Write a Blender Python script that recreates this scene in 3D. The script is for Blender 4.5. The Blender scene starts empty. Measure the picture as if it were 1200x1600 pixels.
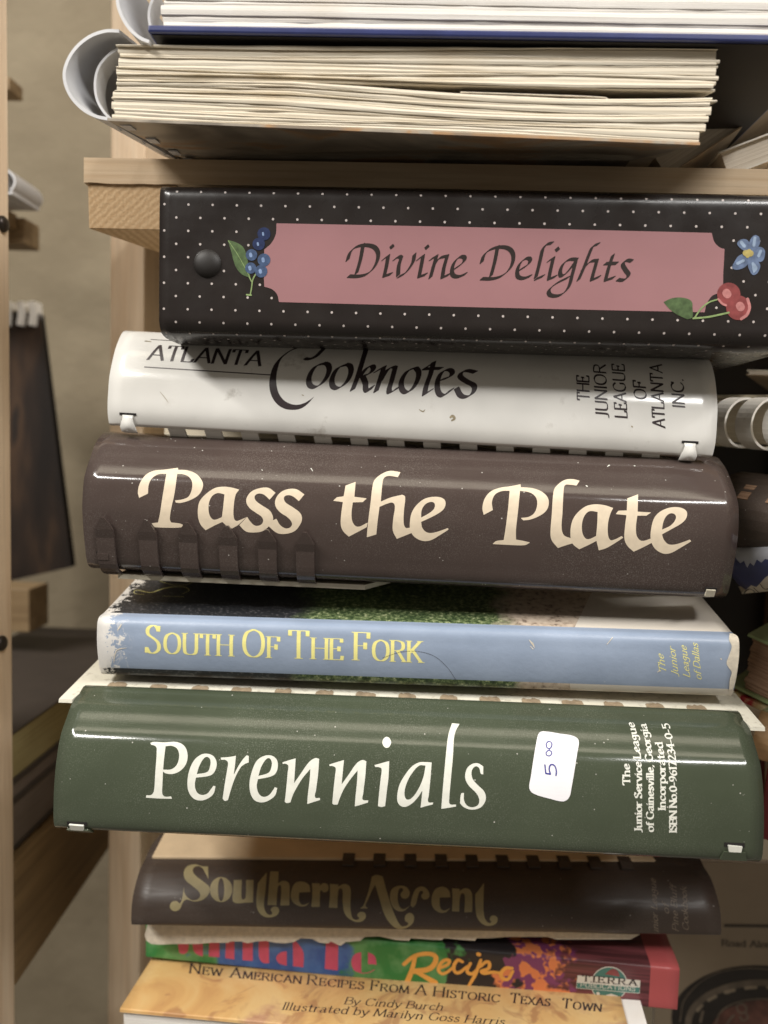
import bpy, bmesh, math, random
import numpy as np
from mathutils import Vector, Matrix, noise as mnoise

random.seed(7)
scene = bpy.context.scene
COL = scene.collection
R = math.radians

# ------------------------------------------------------------------ camera
FPX = 1200.0                      # focal length in photograph pixels (frame 1200 x 1600)
CAM_YAW, CAM_PITCH, CAM_ROLL = R(2.5), R(-4.8), R(1.9)
cam_data = bpy.data.cameras.new('camera')
cam = bpy.data.objects.new('camera', cam_data)
COL.objects.link(cam)
CAM_ROT = (Matrix.Rotation(CAM_YAW, 3, 'Z') @ Matrix.Rotation(math.pi / 2 + CAM_PITCH, 3, 'X')
           @ Matrix.Rotation(CAM_ROLL, 3, 'Z'))
cam.matrix_world = CAM_ROT.to_4x4()
cam_data.sensor_fit = 'HORIZONTAL'
cam_data.sensor_width = 27.0
cam_data.lens = 27.0 * FPX / 1200.0
cam_data.clip_start = 0.01
cam_data.clip_end = 20
cam_data.dof.use_dof = True
cam_data.dof.focus_distance = 0.268
cam_data.dof.aperture_fstop = 6.8
scene.camera = cam

# ------------------------------------------------------------------ light of the room
world = bpy.data.worlds.new('World'); scene.world = world
world.use_nodes = True
bg = world.node_tree.nodes['Background']
bg.inputs['Color'].default_value = (1.0, 0.88, 0.72, 1)
bg.inputs['Strength'].default_value = 0.18

def area_lamp(name, loc, target, sx, sy, power, color):
    d = bpy.data.lights.new(name, 'AREA'); d.shape = 'RECTANGLE'
    d.size, d.size_y, d.energy, d.color = sx, sy, power, color
    o = bpy.data.objects.new(name, d); COL.objects.link(o)
    o.location = loc
    o.rotation_euler = (Vector(target) - Vector(loc)).to_track_quat('-Z', 'Y').to_euler()
    return o
# ceiling tubes of the room, behind and above the camera
area_lamp('ceiling_lamp', (-1.02, -0.50, 1.08), (0, 0.3, 0), 1.0, 0.08, 30, (1.0, 0.97, 0.92))
area_lamp('ceiling_lamp', (0.90, -0.50, 1.08), (0, 0.3, 0), 1.1, 0.08, 23, (1.0, 0.98, 0.95))
area_lamp('ceiling_lamp', (0.0, -0.30, 1.34), (0, 0.3, 0), 2.6, 0.20, 7, (1.0, 0.90, 0.72))

scene.view_settings.view_transform = 'Standard'
scene.view_settings.look = 'None'
scene.view_settings.exposure = 0.0
scene.view_settings.gamma = 1.0
scene.render.resolution_x, scene.render.resolution_y = 768, 1024

# ------------------------------------------------------------------ pixel helpers
def ray(px, py):
    return CAM_ROT @ Vector(((px - 600) / FPX, (800 - py) / FPX, -1.0))
def at(px, py, Y):
    d = ray(px, py)
    return d * (Y / d.y)
def at_x(px, py, X):
    d = ray(px, py)
    return d * (X / d.x)

# ------------------------------------------------------------------ materials
def srgb(r, g, b):
    def f(c):
        c /= 255.0
        return c / 12.92 if c <= 0.04045 else ((c + 0.055) / 1.055) ** 2.4
    return (f(r), f(g), f(b), 1.0)

class NT:
    def __init__(s, name):
        s.m = bpy.data.materials.new(name); s.m.use_nodes = True
        s.t = s.m.node_tree; s.n = s.t.nodes; s.l = s.t.links
        s.b = s.n['Principled BSDF']
        s.tc = s.n.new('ShaderNodeTexCoord')
    def coord(s, scale=(1, 1, 1), rot=(0, 0, 0)):
        mp = s.n.new('ShaderNodeMapping'); mp.inputs['Scale'].default_value = scale
        mp.inputs['Rotation'].default_value = rot
        s.l.new(s.tc.outputs['Object'], mp.inputs['Vector'])
        return mp.outputs['Vector']
    def noise(s, scale, vec=None, detail=3, rough=0.55, dist=0):
        t = s.n.new('ShaderNodeTexNoise')
        t.inputs['Scale'].default_value = scale; t.inputs['Detail'].default_value = detail
        t.inputs['Roughness'].default_value = rough; t.inputs['Distortion'].default_value = dist
        s.l.new(vec or s.tc.outputs['Object'], t.inputs['Vector'])
        return t.outputs['Fac']
    def voro(s, scale, vec=None, out='Distance', feature='F1'):
        t = s.n.new('ShaderNodeTexVoronoi'); t.feature = feature
        t.inputs['Scale'].default_value = scale
        s.l.new(vec or s.tc.outputs['Object'], t.inputs['Vector'])
        return t.outputs[out]
    def ramp(s, fac, stops, interp='LINEAR'):
        r = s.n.new('ShaderNodeValToRGB'); r.color_ramp.interpolation = interp
        e = r.color_ramp.elements
        e[0].position, e[0].color = stops[0]
        e[1].position, e[1].color = stops[-1]
        for p, c in stops[1:-1]:
            x = e.new(p); x.color = c
        s.l.new(fac, r.inputs['Fac'])
        return r.outputs['Color']
    def val(s, fac, lo, hi, a=0.0, b=1.0):
        m = s.n.new('ShaderNodeMapRange'); m.clamp = True
        s.l.new(fac, m.inputs['Value'])
        for i, v in zip(('From Min', 'From Max', 'To Min', 'To Max'), (lo, hi, a, b)):
            m.inputs[i].default_value = v
        return m.outputs['Result']
    def math(s, op, a, b):
        m = s.n.new('ShaderNodeMath'); m.operation = op
        for i, v in enumerate((a, b)):
            if isinstance(v, (int, float)): m.inputs[i].default_value = v
            else: s.l.new(v, m.inputs[i])
        return m.outputs[0]
    def mix(s, fac, a, b, mode='MIX'):
        m = s.n.new('ShaderNodeMix'); m.data_type = 'RGBA'; m.blend_type = mode
        for i, v in (('Factor', fac), ('A', a), ('B', b)):
            sock = [q for q in m.inputs if q.name == i and (q.type == 'RGBA' or i == 'Factor')][0]
            if i == 'Factor': sock = m.inputs[0]
            if isinstance(v, (int, float)): sock.default_value = v
            elif isinstance(v, tuple): sock.default_value = v
            else: s.l.new(v, sock)
        return [q for q in m.outputs if q.type == 'RGBA'][0]
    def axis(s, i):
        x = s.n.new('ShaderNodeSeparateXYZ'); s.l.new(s.tc.outputs['Object'], x.inputs[0])
        return x.outputs[i]
    def bump(s, h, strength=0.2, dist=0.001):
        b = s.n.new('ShaderNodeBump'); b.inputs['Strength'].default_value = strength
        b.inputs['Distance'].default_value = dist
        s.l.new(h, b.inputs['Height'])
        if s.b.inputs['Normal'].links:
            s.l.new(s.b.inputs['Normal'].links[0].from_socket, b.inputs['Normal'])
        s.l.new(b.outputs['Normal'], s.b.inputs['Normal'])
    def out(s, color=None, rough=None, spec=None, coat=None, coat_rough=0.1, sheen=None):
        if color is not None:
            if isinstance(color, tuple): s.b.inputs['Base Color'].default_value = color
            else: s.l.new(color, s.b.inputs['Base Color'])
        if rough is not None:
            if isinstance(rough, (int, float)): s.b.inputs['Roughness'].default_value = rough
            else: s.l.new(rough, s.b.inputs['Roughness'])
        if spec is not None: s.b.inputs['Specular IOR Level'].default_value = spec
        if coat is not None:
            s.b.inputs['Coat Weight'].default_value = coat
            s.b.inputs['Coat Roughness'].default_value = coat_rough
        return s.m

MAT = {}
def plain(name, col, rough=0.55, var=0.10, scale=60, spec=0.5, bump=0.0):
    n = NT(name)
    f = n.noise(scale, detail=4)
    dk = tuple(c * (1 - var) for c in col[:3]) + (1,)
    lt = tuple(min(1, c * (1 + var)) for c in col[:3]) + (1,)
    c = n.mix(n.val(f, 0.3, 0.7), dk, lt)
    if bump: n.bump(n.noise(scale * 12, detail=2), bump, 0.0004)
    MAT[name] = n.out(c, rough, spec)
    return MAT[name]

def plastic(name, col, rough=0.28, dust=0.5, dustcol=(0.55, 0.52, 0.47, 1), smudge=None, spec=0.5):
    """glossy vinyl comb with fine dust, specks and scratches"""
    n = NT(name)
    f = n.noise(35, detail=3)
    base = n.mix(n.val(f, 0.3, 0.7), tuple(c * 0.92 for c in col[:3]) + (1,), tuple(min(1, c * 1.08) for c in col[:3]) + (1,))
    fine = n.noise(2600, detail=2)
    patch = n.noise(28, detail=4)
    film = n.math('MULTIPLY', n.val(fine, 0.50, 0.74), n.val(patch, 0.36, 0.68))
    base = n.mix(n.math('MULTIPLY', film, 0.20 * dust), base, dustcol)
    sp = n.voro(420)
    keep = n.noise(260, detail=1)
    speck = n.math('MULTIPLY', n.val(sp, 0.13, 0.06), n.val(keep, 0.60, 0.64))
    base = n.mix(n.math('MULTIPLY', speck, min(1, 0.8 * dust)), base, (0.75, 0.72, 0.66, 1))
    sc = n.noise(90, n.coord((1, 9, 9), (0.3, 0.5, 0.2)), detail=5, rough=0.7)
    if smudge:
        sm = n.math('MULTIPLY', n.val(n.noise(70, detail=5, rough=0.7), 0.60, 0.74), n.val(n.noise(18), 0.45, 0.6))
        base = n.mix(n.math('MULTIPLY', sm, 0.6), base, smudge)
    rr = n.val(sc, 0.35, 0.75, rough * 0.8, rough * 1.4)
    n.bump(n.noise(1500, detail=2), 0.05, 0.0002)
    n.bump(n.noise(45, detail=2), 0.02, 0.002)
    MAT[name] = n.out(base, rr, spec)
    return MAT[name]

def wood(name, light, dark, axis=0, scale=1.0, rough=0.6):
    n = NT(name)
    sc = [55, 55, 55]; sc[axis] = 4
    v = n.coord(tuple(c * scale for c in sc))
    a = n.noise(2.2, v, detail=5, rough=0.6, dist=0.6)
    sc2 = [700, 700, 700]; sc2[axis] = 14
    b = n.noise(1.0, n.coord(tuple(sc2)), detail=3)
    c = n.mix(n.val(a, 0.32, 0.68), dark, light)
    c = n.mix(n.math('MULTIPLY', n.val(b, 0.45, 0.75), 0.28), c, tuple(x * 0.55 for x in dark[:3]) + (1,))
    n.bump(b, 0.25, 0.0004)
    MAT[name] = n.out(c, rough, 0.35)
    return MAT[name]

def end_grain(name, light, dark):
    n = NT(name)
    w = n.n.new('ShaderNodeTexWave'); w.wave_type = 'RINGS'; w.rings_direction = 'Y'
    w.inputs['Scale'].default_value = 130; w.inputs['Distortion'].default_value = 3.0
    w.inputs['Detail'].default_value = 4; w.inputs['Detail Scale'].default_value = 3
    mp = n.n.new('ShaderNodeMapping'); mp.inputs['Location'].default_value = (0.018, 0, 0.025)
    n.l.new(n.tc.outputs['Object'], mp.inputs['Vector']); n.l.new(mp.outputs[0], w.inputs['Vector'])
    f = n.noise(900, detail=3)
    c = n.mix(n.val(w.outputs['Fac'], 0.2, 0.9), dark, light)
    c = n.mix(n.math('MULTIPLY', n.val(f, 0.45, 0.7), 0.35), c, tuple(x * 0.5 for x in dark[:3]) + (1,))
    n.bump(f, 0.4, 0.0005)
    MAT[name] = n.out(c, 0.8, 0.2)
    return MAT[name]

def paper_edge(name, light, dark, axis_scale=(6, 6, 2600)):
    """cut page edges: fine layered lines across the thickness"""
    n = NT(name)
    a = n.noise(1.0, n.coord(axis_scale), detail=3, rough=0.7)
    b = n.noise(30, detail=3)
    c = n.mix(n.val(a, 0.36, 0.66), dark, light)
    c = n.mix(n.math('MULTIPLY', n.val(b, 0.5, 0.75), 0.35), c, tuple(x * y for x, y in zip(dark[:3], (0.9, 0.82, 0.7))) + (1,))
    n.bump(a, 0.5, 0.0005)
    MAT[name] = n.out(c, 0.85, 0.15)
    return MAT[name]

# ------------------------------------------------------------------ object helpers
def tag(o, label=None, cat=None, group=None, kind=None):
    if label: o['label'] = label
    if cat: o['category'] = cat
    if group: o['group'] = group
    if kind: o['kind'] = kind
    return o
def empty(name, matrix=None, label=None, cat=None, group=None, kind=None):
    o = bpy.data.objects.new(name, None); COL.objects.link(o)
    o.empty_display_size = 0.02
    if matrix is not None: o.matrix_world = matrix
    return tag(o, label, cat, group, kind)
def mesh(name, verts, faces, mat, parent=None, smooth=False, mats=None, fmat=None):
    me = bpy.data.meshes.new(name)
    me.from_pydata([tuple(v) for v in verts], [], [tuple(f) for f in faces])
    for m in (mats or [mat]): me.materials.append(m)
    if fmat is not None: me.polygons.foreach_set('material_index', fmat)
    if smooth: me.polygons.foreach_set('use_smooth', [True] * len(me.polygons))
    me.update()
    o = bpy.data.objects.new(name, me); COL.objects.link(o)
    if parent: o.parent = parent
    return o
def from_bm(name, bm, mat, parent=None, smooth=False):
    me = bpy.data.meshes.new(name); bm.to_mesh(me); bm.free()
    me.materials.append(mat)
    if smooth: me.polygons.foreach_set('use_smooth', [True] * len(me.polygons))
    o = bpy.data.objects.new(name, me); COL.objects.link(o)
    if parent: o.parent = parent
    return o
HEX = [(0, 1, 2, 3), (7, 6, 5, 4), (0, 4, 5, 1), (1, 5, 6, 2), (2, 6, 7, 3), (3, 7, 4, 0)]
def hexa(name, c, mat, parent=None, bevel=0.0, seg=2):
    """solid from 8 corners: bottom ring of four, then top ring of four"""
    bm = bmesh.new()
    vs = [bm.verts.new(tuple(p)) for p in c]
    for f in HEX: bm.faces.new([vs[i] for i in f])
    bmesh.ops.recalc_face_normals(bm, faces=bm.faces[:])
    if bevel:
        bmesh.ops.bevel(bm, geom=bm.edges[:], offset=bevel, segments=seg, affect='EDGES', profile=0.5)
    return from_bm(name, bm, mat, parent)
def box(name, x0, x1, y0, y1, z0, z1, mat, parent=None, bevel=0.0, seg=2):
    return hexa(name, [(x0, y0, z0), (x1, y0, z0), (x1, y1, z0), (x0, y1, z0),
                       (x0, y0, z1), (x1, y0, z1), (x1, y1, z1), (x0, y1, z1)], mat, parent, bevel, seg)
def prism(name, poly, y0, y1, mat, parent=None, bevel=0.0):
    """polygon in x,z pushed from y0 to y1"""
    bm = bmesh.new()
    a = [bm.verts.new((x, y0, z)) for x, z in poly]
    b = [bm.verts.new((x, y1, z)) for x, z in poly]
    n = len(poly)
    bm.faces.new(a); bm.faces.new(b[::-1])
    for i in range(n): bm.faces.new((a[i], a[(i + 1) % n], b[(i + 1) % n], b[i]))
    bmesh.ops.recalc_face_normals(bm, faces=bm.faces[:])
    if bevel: bmesh.ops.bevel(bm, geom=bm.edges[:], offset=bevel, segments=2, affect='EDGES')
    return from_bm(name, bm, mat, parent)

def catmull(pts, n=8, closed=False):
    """pts may carry a third value 1 = corner; returns a dense polyline"""
    P = [np.array(p[:2], float) for p in pts]
    C = [len(p) > 2 and p[2] == 1 for p in pts]
    N = len(P); out = []
    rng = range(N) if closed else range(N - 1)
    for i in rng:
        p1, p2 = P[i], P[(i + 1) % N]
        d = np.linalg.norm(p2 - p1)
        def tang(j, seg_d, fwd):
            if C[j] or (not closed and (j == 0 or j == N - 1)): return p2 - p1
            a, b = P[(j - 1) % N], P[(j + 1) % N]
            t = b - a; L = np.linalg.norm(t)
            return t / (L + 1e-9) * seg_d
        m1, m2 = tang(i, d, True), tang((i + 1) % N, d, False)
        for k in range(n):
            t = k / n; t2 = t * t; t3 = t2 * t
            out.append((2 * t3 - 3 * t2 + 1) * p1 + (t3 - 2 * t2 + t) * m1 + (-2 * t3 + 3 * t2) * p2 + (t3 - t2) * m2)
    if not closed: out.append(P[-1])
    return np.array(out)

# ------------------------------------------------------------------ a spine: a profile drawn along a local x axis
class Spine:
    def __init__(s, A, YA, B, YB):
        a, b = at(A[0], A[1], YA), at(B[0], B[1], YB)
        ex = (b - a).normalized()
        ey = Vector((0, 1, 0)); ey = (ey - ex * ex.dot(ey)).normalized()
        ez = ex.cross(ey)
        s.L = (b - a).length
        m = Matrix((ex, ey, ez)).transposed().to_4x4(); m.translation = a
        s.M = m; s.Mi = m.inverted()
        s.scale = 0.5 * (YA + YB) / FPX
    def lray(s, px, py):
        o = s.Mi @ Vector((0, 0, 0)); d = s.Mi.to_3x3() @ ray(px, py)
        return o, d
    def onx(s, px, py, x=0.0):
        o, d = s.lray(px, py); t = (x - o.x) / d.x
        p = o + d * t
        return (p.y, p.z)
    def ony(s, px, py, y=0.0):
        o, d = s.lray(px, py); t = (y - o.y) / d.y
        p = o + d * t
        return (p.x, p.z)
    def onz(s, px, py, z=0.0):
        o, d = s.lray(px, py); t = (z - o.z) / d.z
        p = o + d * t
        return (p.x, p.y)
    def profile(s, pts, n=6):
        q = catmull(pts, n)
        s.q = q
        d = np.linalg.norm(np.diff(q, axis=0), axis=1)
        s.s = np.concatenate([[0], np.cumsum(d)])
        t = np.gradient(q, axis=0); t /= np.linalg.norm(t, axis=1)[:, None] + 1e-12
        s.nrm = np.stack([t[:, 1], -t[:, 0]], 1)
        return s
    def uv(s, px, py):
        o, d = s.lray(px, py)
        best = None
        oy, oz, dy, dz = o.y, o.z, d.y, d.z
        a = s.q[:-1]; e = s.q[1:] - s.q[:-1]
        den = dy * e[:, 1] - dz * e[:, 0]
        den = np.where(np.abs(den) < 1e-12, 1e-12, den)
        wy = a[:, 0] - oy; wz = a[:, 1] - oz
        t = (wy * e[:, 1] - wz * e[:, 0]) / den
        k = (wy * dz - wz * dy) / den
        ok = (k >= -1e-6) & (k <= 1 + 1e-6) & (t > 0)
        if not ok.any():
            i = int(np.argmin(np.abs(np.clip(k, 0, 1) - k) + (t <= 0) * 1e3)); tt = t[i]; kk = min(1, max(0, k[i]))
        else:
            i = int(np.where(ok)[0][np.argmin(t[ok])]); tt = t[i]; kk = k[i]
        return (o.x + d.x * tt, s.s[i] + kk * (s.s[i + 1] - s.s[i]))
    def P(s, u, sv, off=0.0):
        sv = np.asarray(sv, float); u = np.asarray(u, float)
        y = np.interp(sv, s.s, s.q[:, 0]); z = np.interp(sv, s.s, s.q[:, 1])
        ny = np.interp(sv, s.s, s.nrm[:, 0]); nz = np.interp(sv, s.s, s.nrm[:, 1])
        return np.stack([u + 0 * sv, y + ny * off, z + nz * off], -1)

def shell(name, sp, mat, parent, thick=0.0009, u0=None, u1=None, nu=24, mats=None, pick=None, warp=None):
    """the profile as a bent sheet with real thickness"""
    u0 = 0 if u0 is None else u0; u1 = sp.L if u1 is None else u1
    us = np.linspace(u0, u1, nu + 1); ns = len(sp.s)
    V = []; F = []; FM = []
    for off in (0.0, -thick):
        for u in us:
            p = sp.P(np.full(ns, u), sp.s, off)
            if warp is not None: p = warp(p, u, sp.s)
            V += [tuple(x) for x in p]
    def idx(l, i, j): return l * (nu + 1) * ns + i * ns + j
    for i in range(nu):
        for j in range(ns - 1):
            F.append((idx(0, i, j), idx(0, i, j + 1), idx(0, i + 1, j + 1), idx(0, i + 1, j)))
            F.append((idx(1, i, j), idx(1, i + 1, j), idx(1, i + 1, j + 1), idx(1, i, j + 1)))
            m = pick(0.5 * (sp.s[j] + sp.s[j + 1])) if pick else 0
            FM += [m, m]
    for j in range(ns - 1):
        F.append((idx(0, 0, j), idx(1, 0, j), idx(1, 0, j + 1), idx(0, 0, j + 1)))
        F.append((idx(0, nu, j), idx(0, nu, j + 1), idx(1, nu, j + 1), idx(1, nu, j)))
        m = pick(0.5 * (sp.s[j] + sp.s[j + 1])) if pick else 0
        FM += [m, m]
    for i in range(nu):
        for j in (0, ns - 1):
            F.append((idx(0, i, j), idx(0, i + 1, j), idx(1, i + 1, j), idx(1, i, j)))
            FM.append(pick(sp.s[min(j, ns - 2)]) if pick else 0)
    return mesh(name, V, F, mat, parent, smooth=True, mats=mats, fmat=FM if mats else None)

def strip(name, sp, mat, parent, outline, off, thick=0.0007):
    """a flat strip lying on the spine; outline in (u, s), a closed polygon, thick"""
    n = len(outline)
    u = np.array([p[0] for p in outline]); sv = np.array([p[1] for p in outline])
    a = sp.P(u, sv, off); b = sp.P(u, sv, off + thick)
    bm = bmesh.new()
    va = [bm.verts.new(tuple(p)) for p in a]; vb = [bm.verts.new(tuple(p)) for p in b]
    bm.faces.new(vb); bm.faces.new(va[::-1])
    for i in range(n): bm.faces.new((va[i], va[(i + 1) % n], vb[(i + 1) % n], vb[i]))
    bmesh.ops.recalc_face_normals(bm, faces=bm.faces[:])
    return from_bm(name, bm, mat, parent)

# ------------------------------------------------------------------ print engine (flat ink on a spine)
def seg_dist(X, Y, ax, ay, bx, by):
    ex, ey = bx - ax, by - ay
    l2 = ex * ex + ey * ey + 1e-18
    t = np.clip(((X - ax) * ex + (Y - ay) * ey) / l2, 0, 1)
    return np.hypot(X - ax - t * ex, Y - ay - t * ey)

def ink(name, sp, shapes, mat, parent, off=0.00006, h=0.00012):
    """shapes in photograph pixels: ('poly',[pts..],[hole..]...), ('nib',pts,half,angle,r), ('round',pts,w or [w..])"""
    items = []
    for sh in shapes:
        if sh[0] == 'poly':
            loops = [np.array([sp.uv(*p) for p in lp]) for lp in sh[1:]]
            allp = np.concatenate(loops); items.append(('poly', loops, allp, 0.0))
        elif sh[0] == 'nib':
            pts = np.array([sp.uv(*p) for p in sh[1]])
            items.append(('nib', pts, pts, sh[2] * sp.scale, sh[3], sh[4] * sp.scale))
        else:
            pts = np.array([sp.uv(*p) for p in sh[1]])
            w = sh[2]
            w = np.array(w if hasattr(w, '__len__') else [w] * len(pts), float)
            if len(w) != len(pts): w = np.interp(np.linspace(0, 1, len(pts)), np.linspace(0, 1, len(w)), w)
            items.append(('round', pts, pts, w * sp.scale))
    allp = np.concatenate([it[2] for it in items])
    pad = 0.0035
    lo = allp.min(0) - pad; hi = allp.max(0) + pad
    nx = int((hi[0] - lo[0]) / h) + 2; ny = int((hi[1] - lo[1]) / h) + 2
    S = np.full((ny, nx), 1.0, np.float32)
    gx = lo[0] + np.arange(nx) * h; gy = lo[1] + np.arange(ny) * h
    def window(x0, x1, y0, y1):
        i0 = max(0, int((x0 - lo[0]) / h) - 1); i1 = min(nx, int((x1 - lo[0]) / h) + 3)
        j0 = max(0, int((y0 - lo[1]) / h) - 1); j1 = min(ny, int((y1 - lo[1]) / h) + 3)
        return slice(j0, j1), slice(i0, i1)
    for it in items:
        if it[0] == 'poly':
            p = it[2]; m = 3 * h
            js, is_ = window(p[:, 0].min() - m, p[:, 0].max() + m, p[:, 1].min() - m, p[:, 1].max() + m)
            X, Y = np.meshgrid(gx[is_], gy[js])
            D = np.full(X.shape, 1.0); ins = np.zeros(X.shape, bool)
            for lp in it[1]:
                q = np.roll(lp, -1, 0)
                for (ax, ay), (bx, by) in zip(lp, q):
                    D = np.minimum(D, seg_dist(X, Y, ax, ay, bx, by))
                    c = (ay > Y) != (by > Y)
                    if ay != by:
                        ins ^= c & (X < (bx - ax) * (Y - ay) / (by - ay) + ax)
            D = np.where(ins, -D, D)
            S[js, is_] = np.minimum(S[js, is_], D)
        else:
            pts = it[1]
            # resample to cell steps
            d = np.linalg.norm(np.diff(pts, axis=0), axis=1) if len(pts) > 1 else np.array([0.0])
            cum = np.concatenate([[0], np.cumsum(d)])
            n = max(2, int(cum[-1] / (h * 0.9)) + 1)
            tt = np.linspace(0, cum[-1], n)
            xs = np.interp(tt, cum, pts[:, 0]) if len(pts) > 1 else np.full(n, pts[0, 0])
            ys = np.interp(tt, cum, pts[:, 1]) if len(pts) > 1 else np.full(n, pts[0, 1])
            if it[0] == 'nib':
                half, ang, r = it[3], it[4], it[5]
                cx, cy = math.cos(ang) * half, -math.sin(ang) * half
                ex = abs(cx) + r + 3 * h; ey_ = abs(cy) + r + 3 * h
                for x, y in zip(xs, ys):
                    js, is_ = window(x - ex, x + ex, y - ey_, y + ey_)
                    X, Y = np.meshgrid(gx[is_], gy[js])
                    S[js, is_] = np.minimum(S[js, is_], seg_dist(X, Y, x - cx, y - cy, x + cx, y + cy) - r)
            else:
                ws = np.interp(tt, cum, it[3]) if len(pts) > 1 else np.full(n, it[3][0])
                for x, y, w in zip(xs, ys, ws):
                    e = w + 3 * h
                    js, is_ = window(x - e, x + e, y - e, y + e)
                    X, Y = np.meshgrid(gx[is_], gy[js])
                    S[js, is_] = np.minimum(S[js, is_], np.hypot(X - x, Y - y) - w)
    ins = S < 0
    c4 = ins[:-1, :-1].astype(int) + ins[1:, :-1] + ins[:-1, 1:] + ins[1:, 1:]
    V = []; F = []
    vid = {}
    def vert(x, y):
        k = (round(x / h * 64), round(y / h * 64))
        if k not in vid:
            vid[k] = len(V); V.append((x, y))
        return vid[k]
    full = c4 == 4
    for j in range(ny - 1):
        row = full[j]
        if row.any():
            dd = np.diff(np.concatenate([[0], row.astype(int), [0]]))
            for a, b in zip(np.where(dd == 1)[0], np.where(dd == -1)[0]):
                x0, x1 = gx[a], gx[b]
                F.append((vert(x0, gy[j]), vert(x0, gy[j + 1]), vert(x1, gy[j + 1]), vert(x1, gy[j])))
    jj, ii = np.where((c4 > 0) & (c4 < 4))
    for j, i in zip(jj, ii):
        cs = [(i, j), (i, j + 1), (i + 1, j + 1), (i + 1, j)]
        poly = []
        for k in range(4):
            (i0, j0), (i1, j1) = cs[k], cs[(k + 1) % 4]
            a, b = S[j0, i0], S[j1, i1]
            if a < 0: poly.append((gx[i0], gy[j0]))
            if (a < 0) != (b < 0):
                t = float(a / (a - b))
                poly.append((gx[i0] + (gx[i1] - gx[i0]) * t, gy[j0] + (gy[j1] - gy[j0]) * t))
        if len(poly) >= 3:
            ids = []
            for p in poly:
                q = vert(*p)
                if q not in ids: ids.append(q)
            if len(ids) >= 3: F.append(tuple(ids))
    if not V: return None
    V = np.array(V)
    P = sp.P(V[:, 0], V[:, 1], off)
    o = mesh(name, P, F, mat, parent, smooth=True)
    return o

def disc(cx, cy, rx, ry=None, n=28, rot=0.0):
    ry = ry or rx
    return [(cx + rx * math.cos(a) * math.cos(rot) - ry * math.sin(a) * math.sin(rot),
             cy + rx * math.cos(a) * math.sin(rot) + ry * math.sin(a) * math.cos(rot))
            for a in (2 * math.pi * k / n for k in range(n))]
def outline(pts, ox, oy, k=4.0, n=5):
    c = catmull(pts, n, closed=True)
    return [(ox + x / k, oy + y / k) for x, y in c]
def stroke(pts, ox=0, oy=0, k=1.0, n=7):
    c = catmull(pts, n)
    return [(ox + x / k, oy + y / k) for x, y in c]

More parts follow.
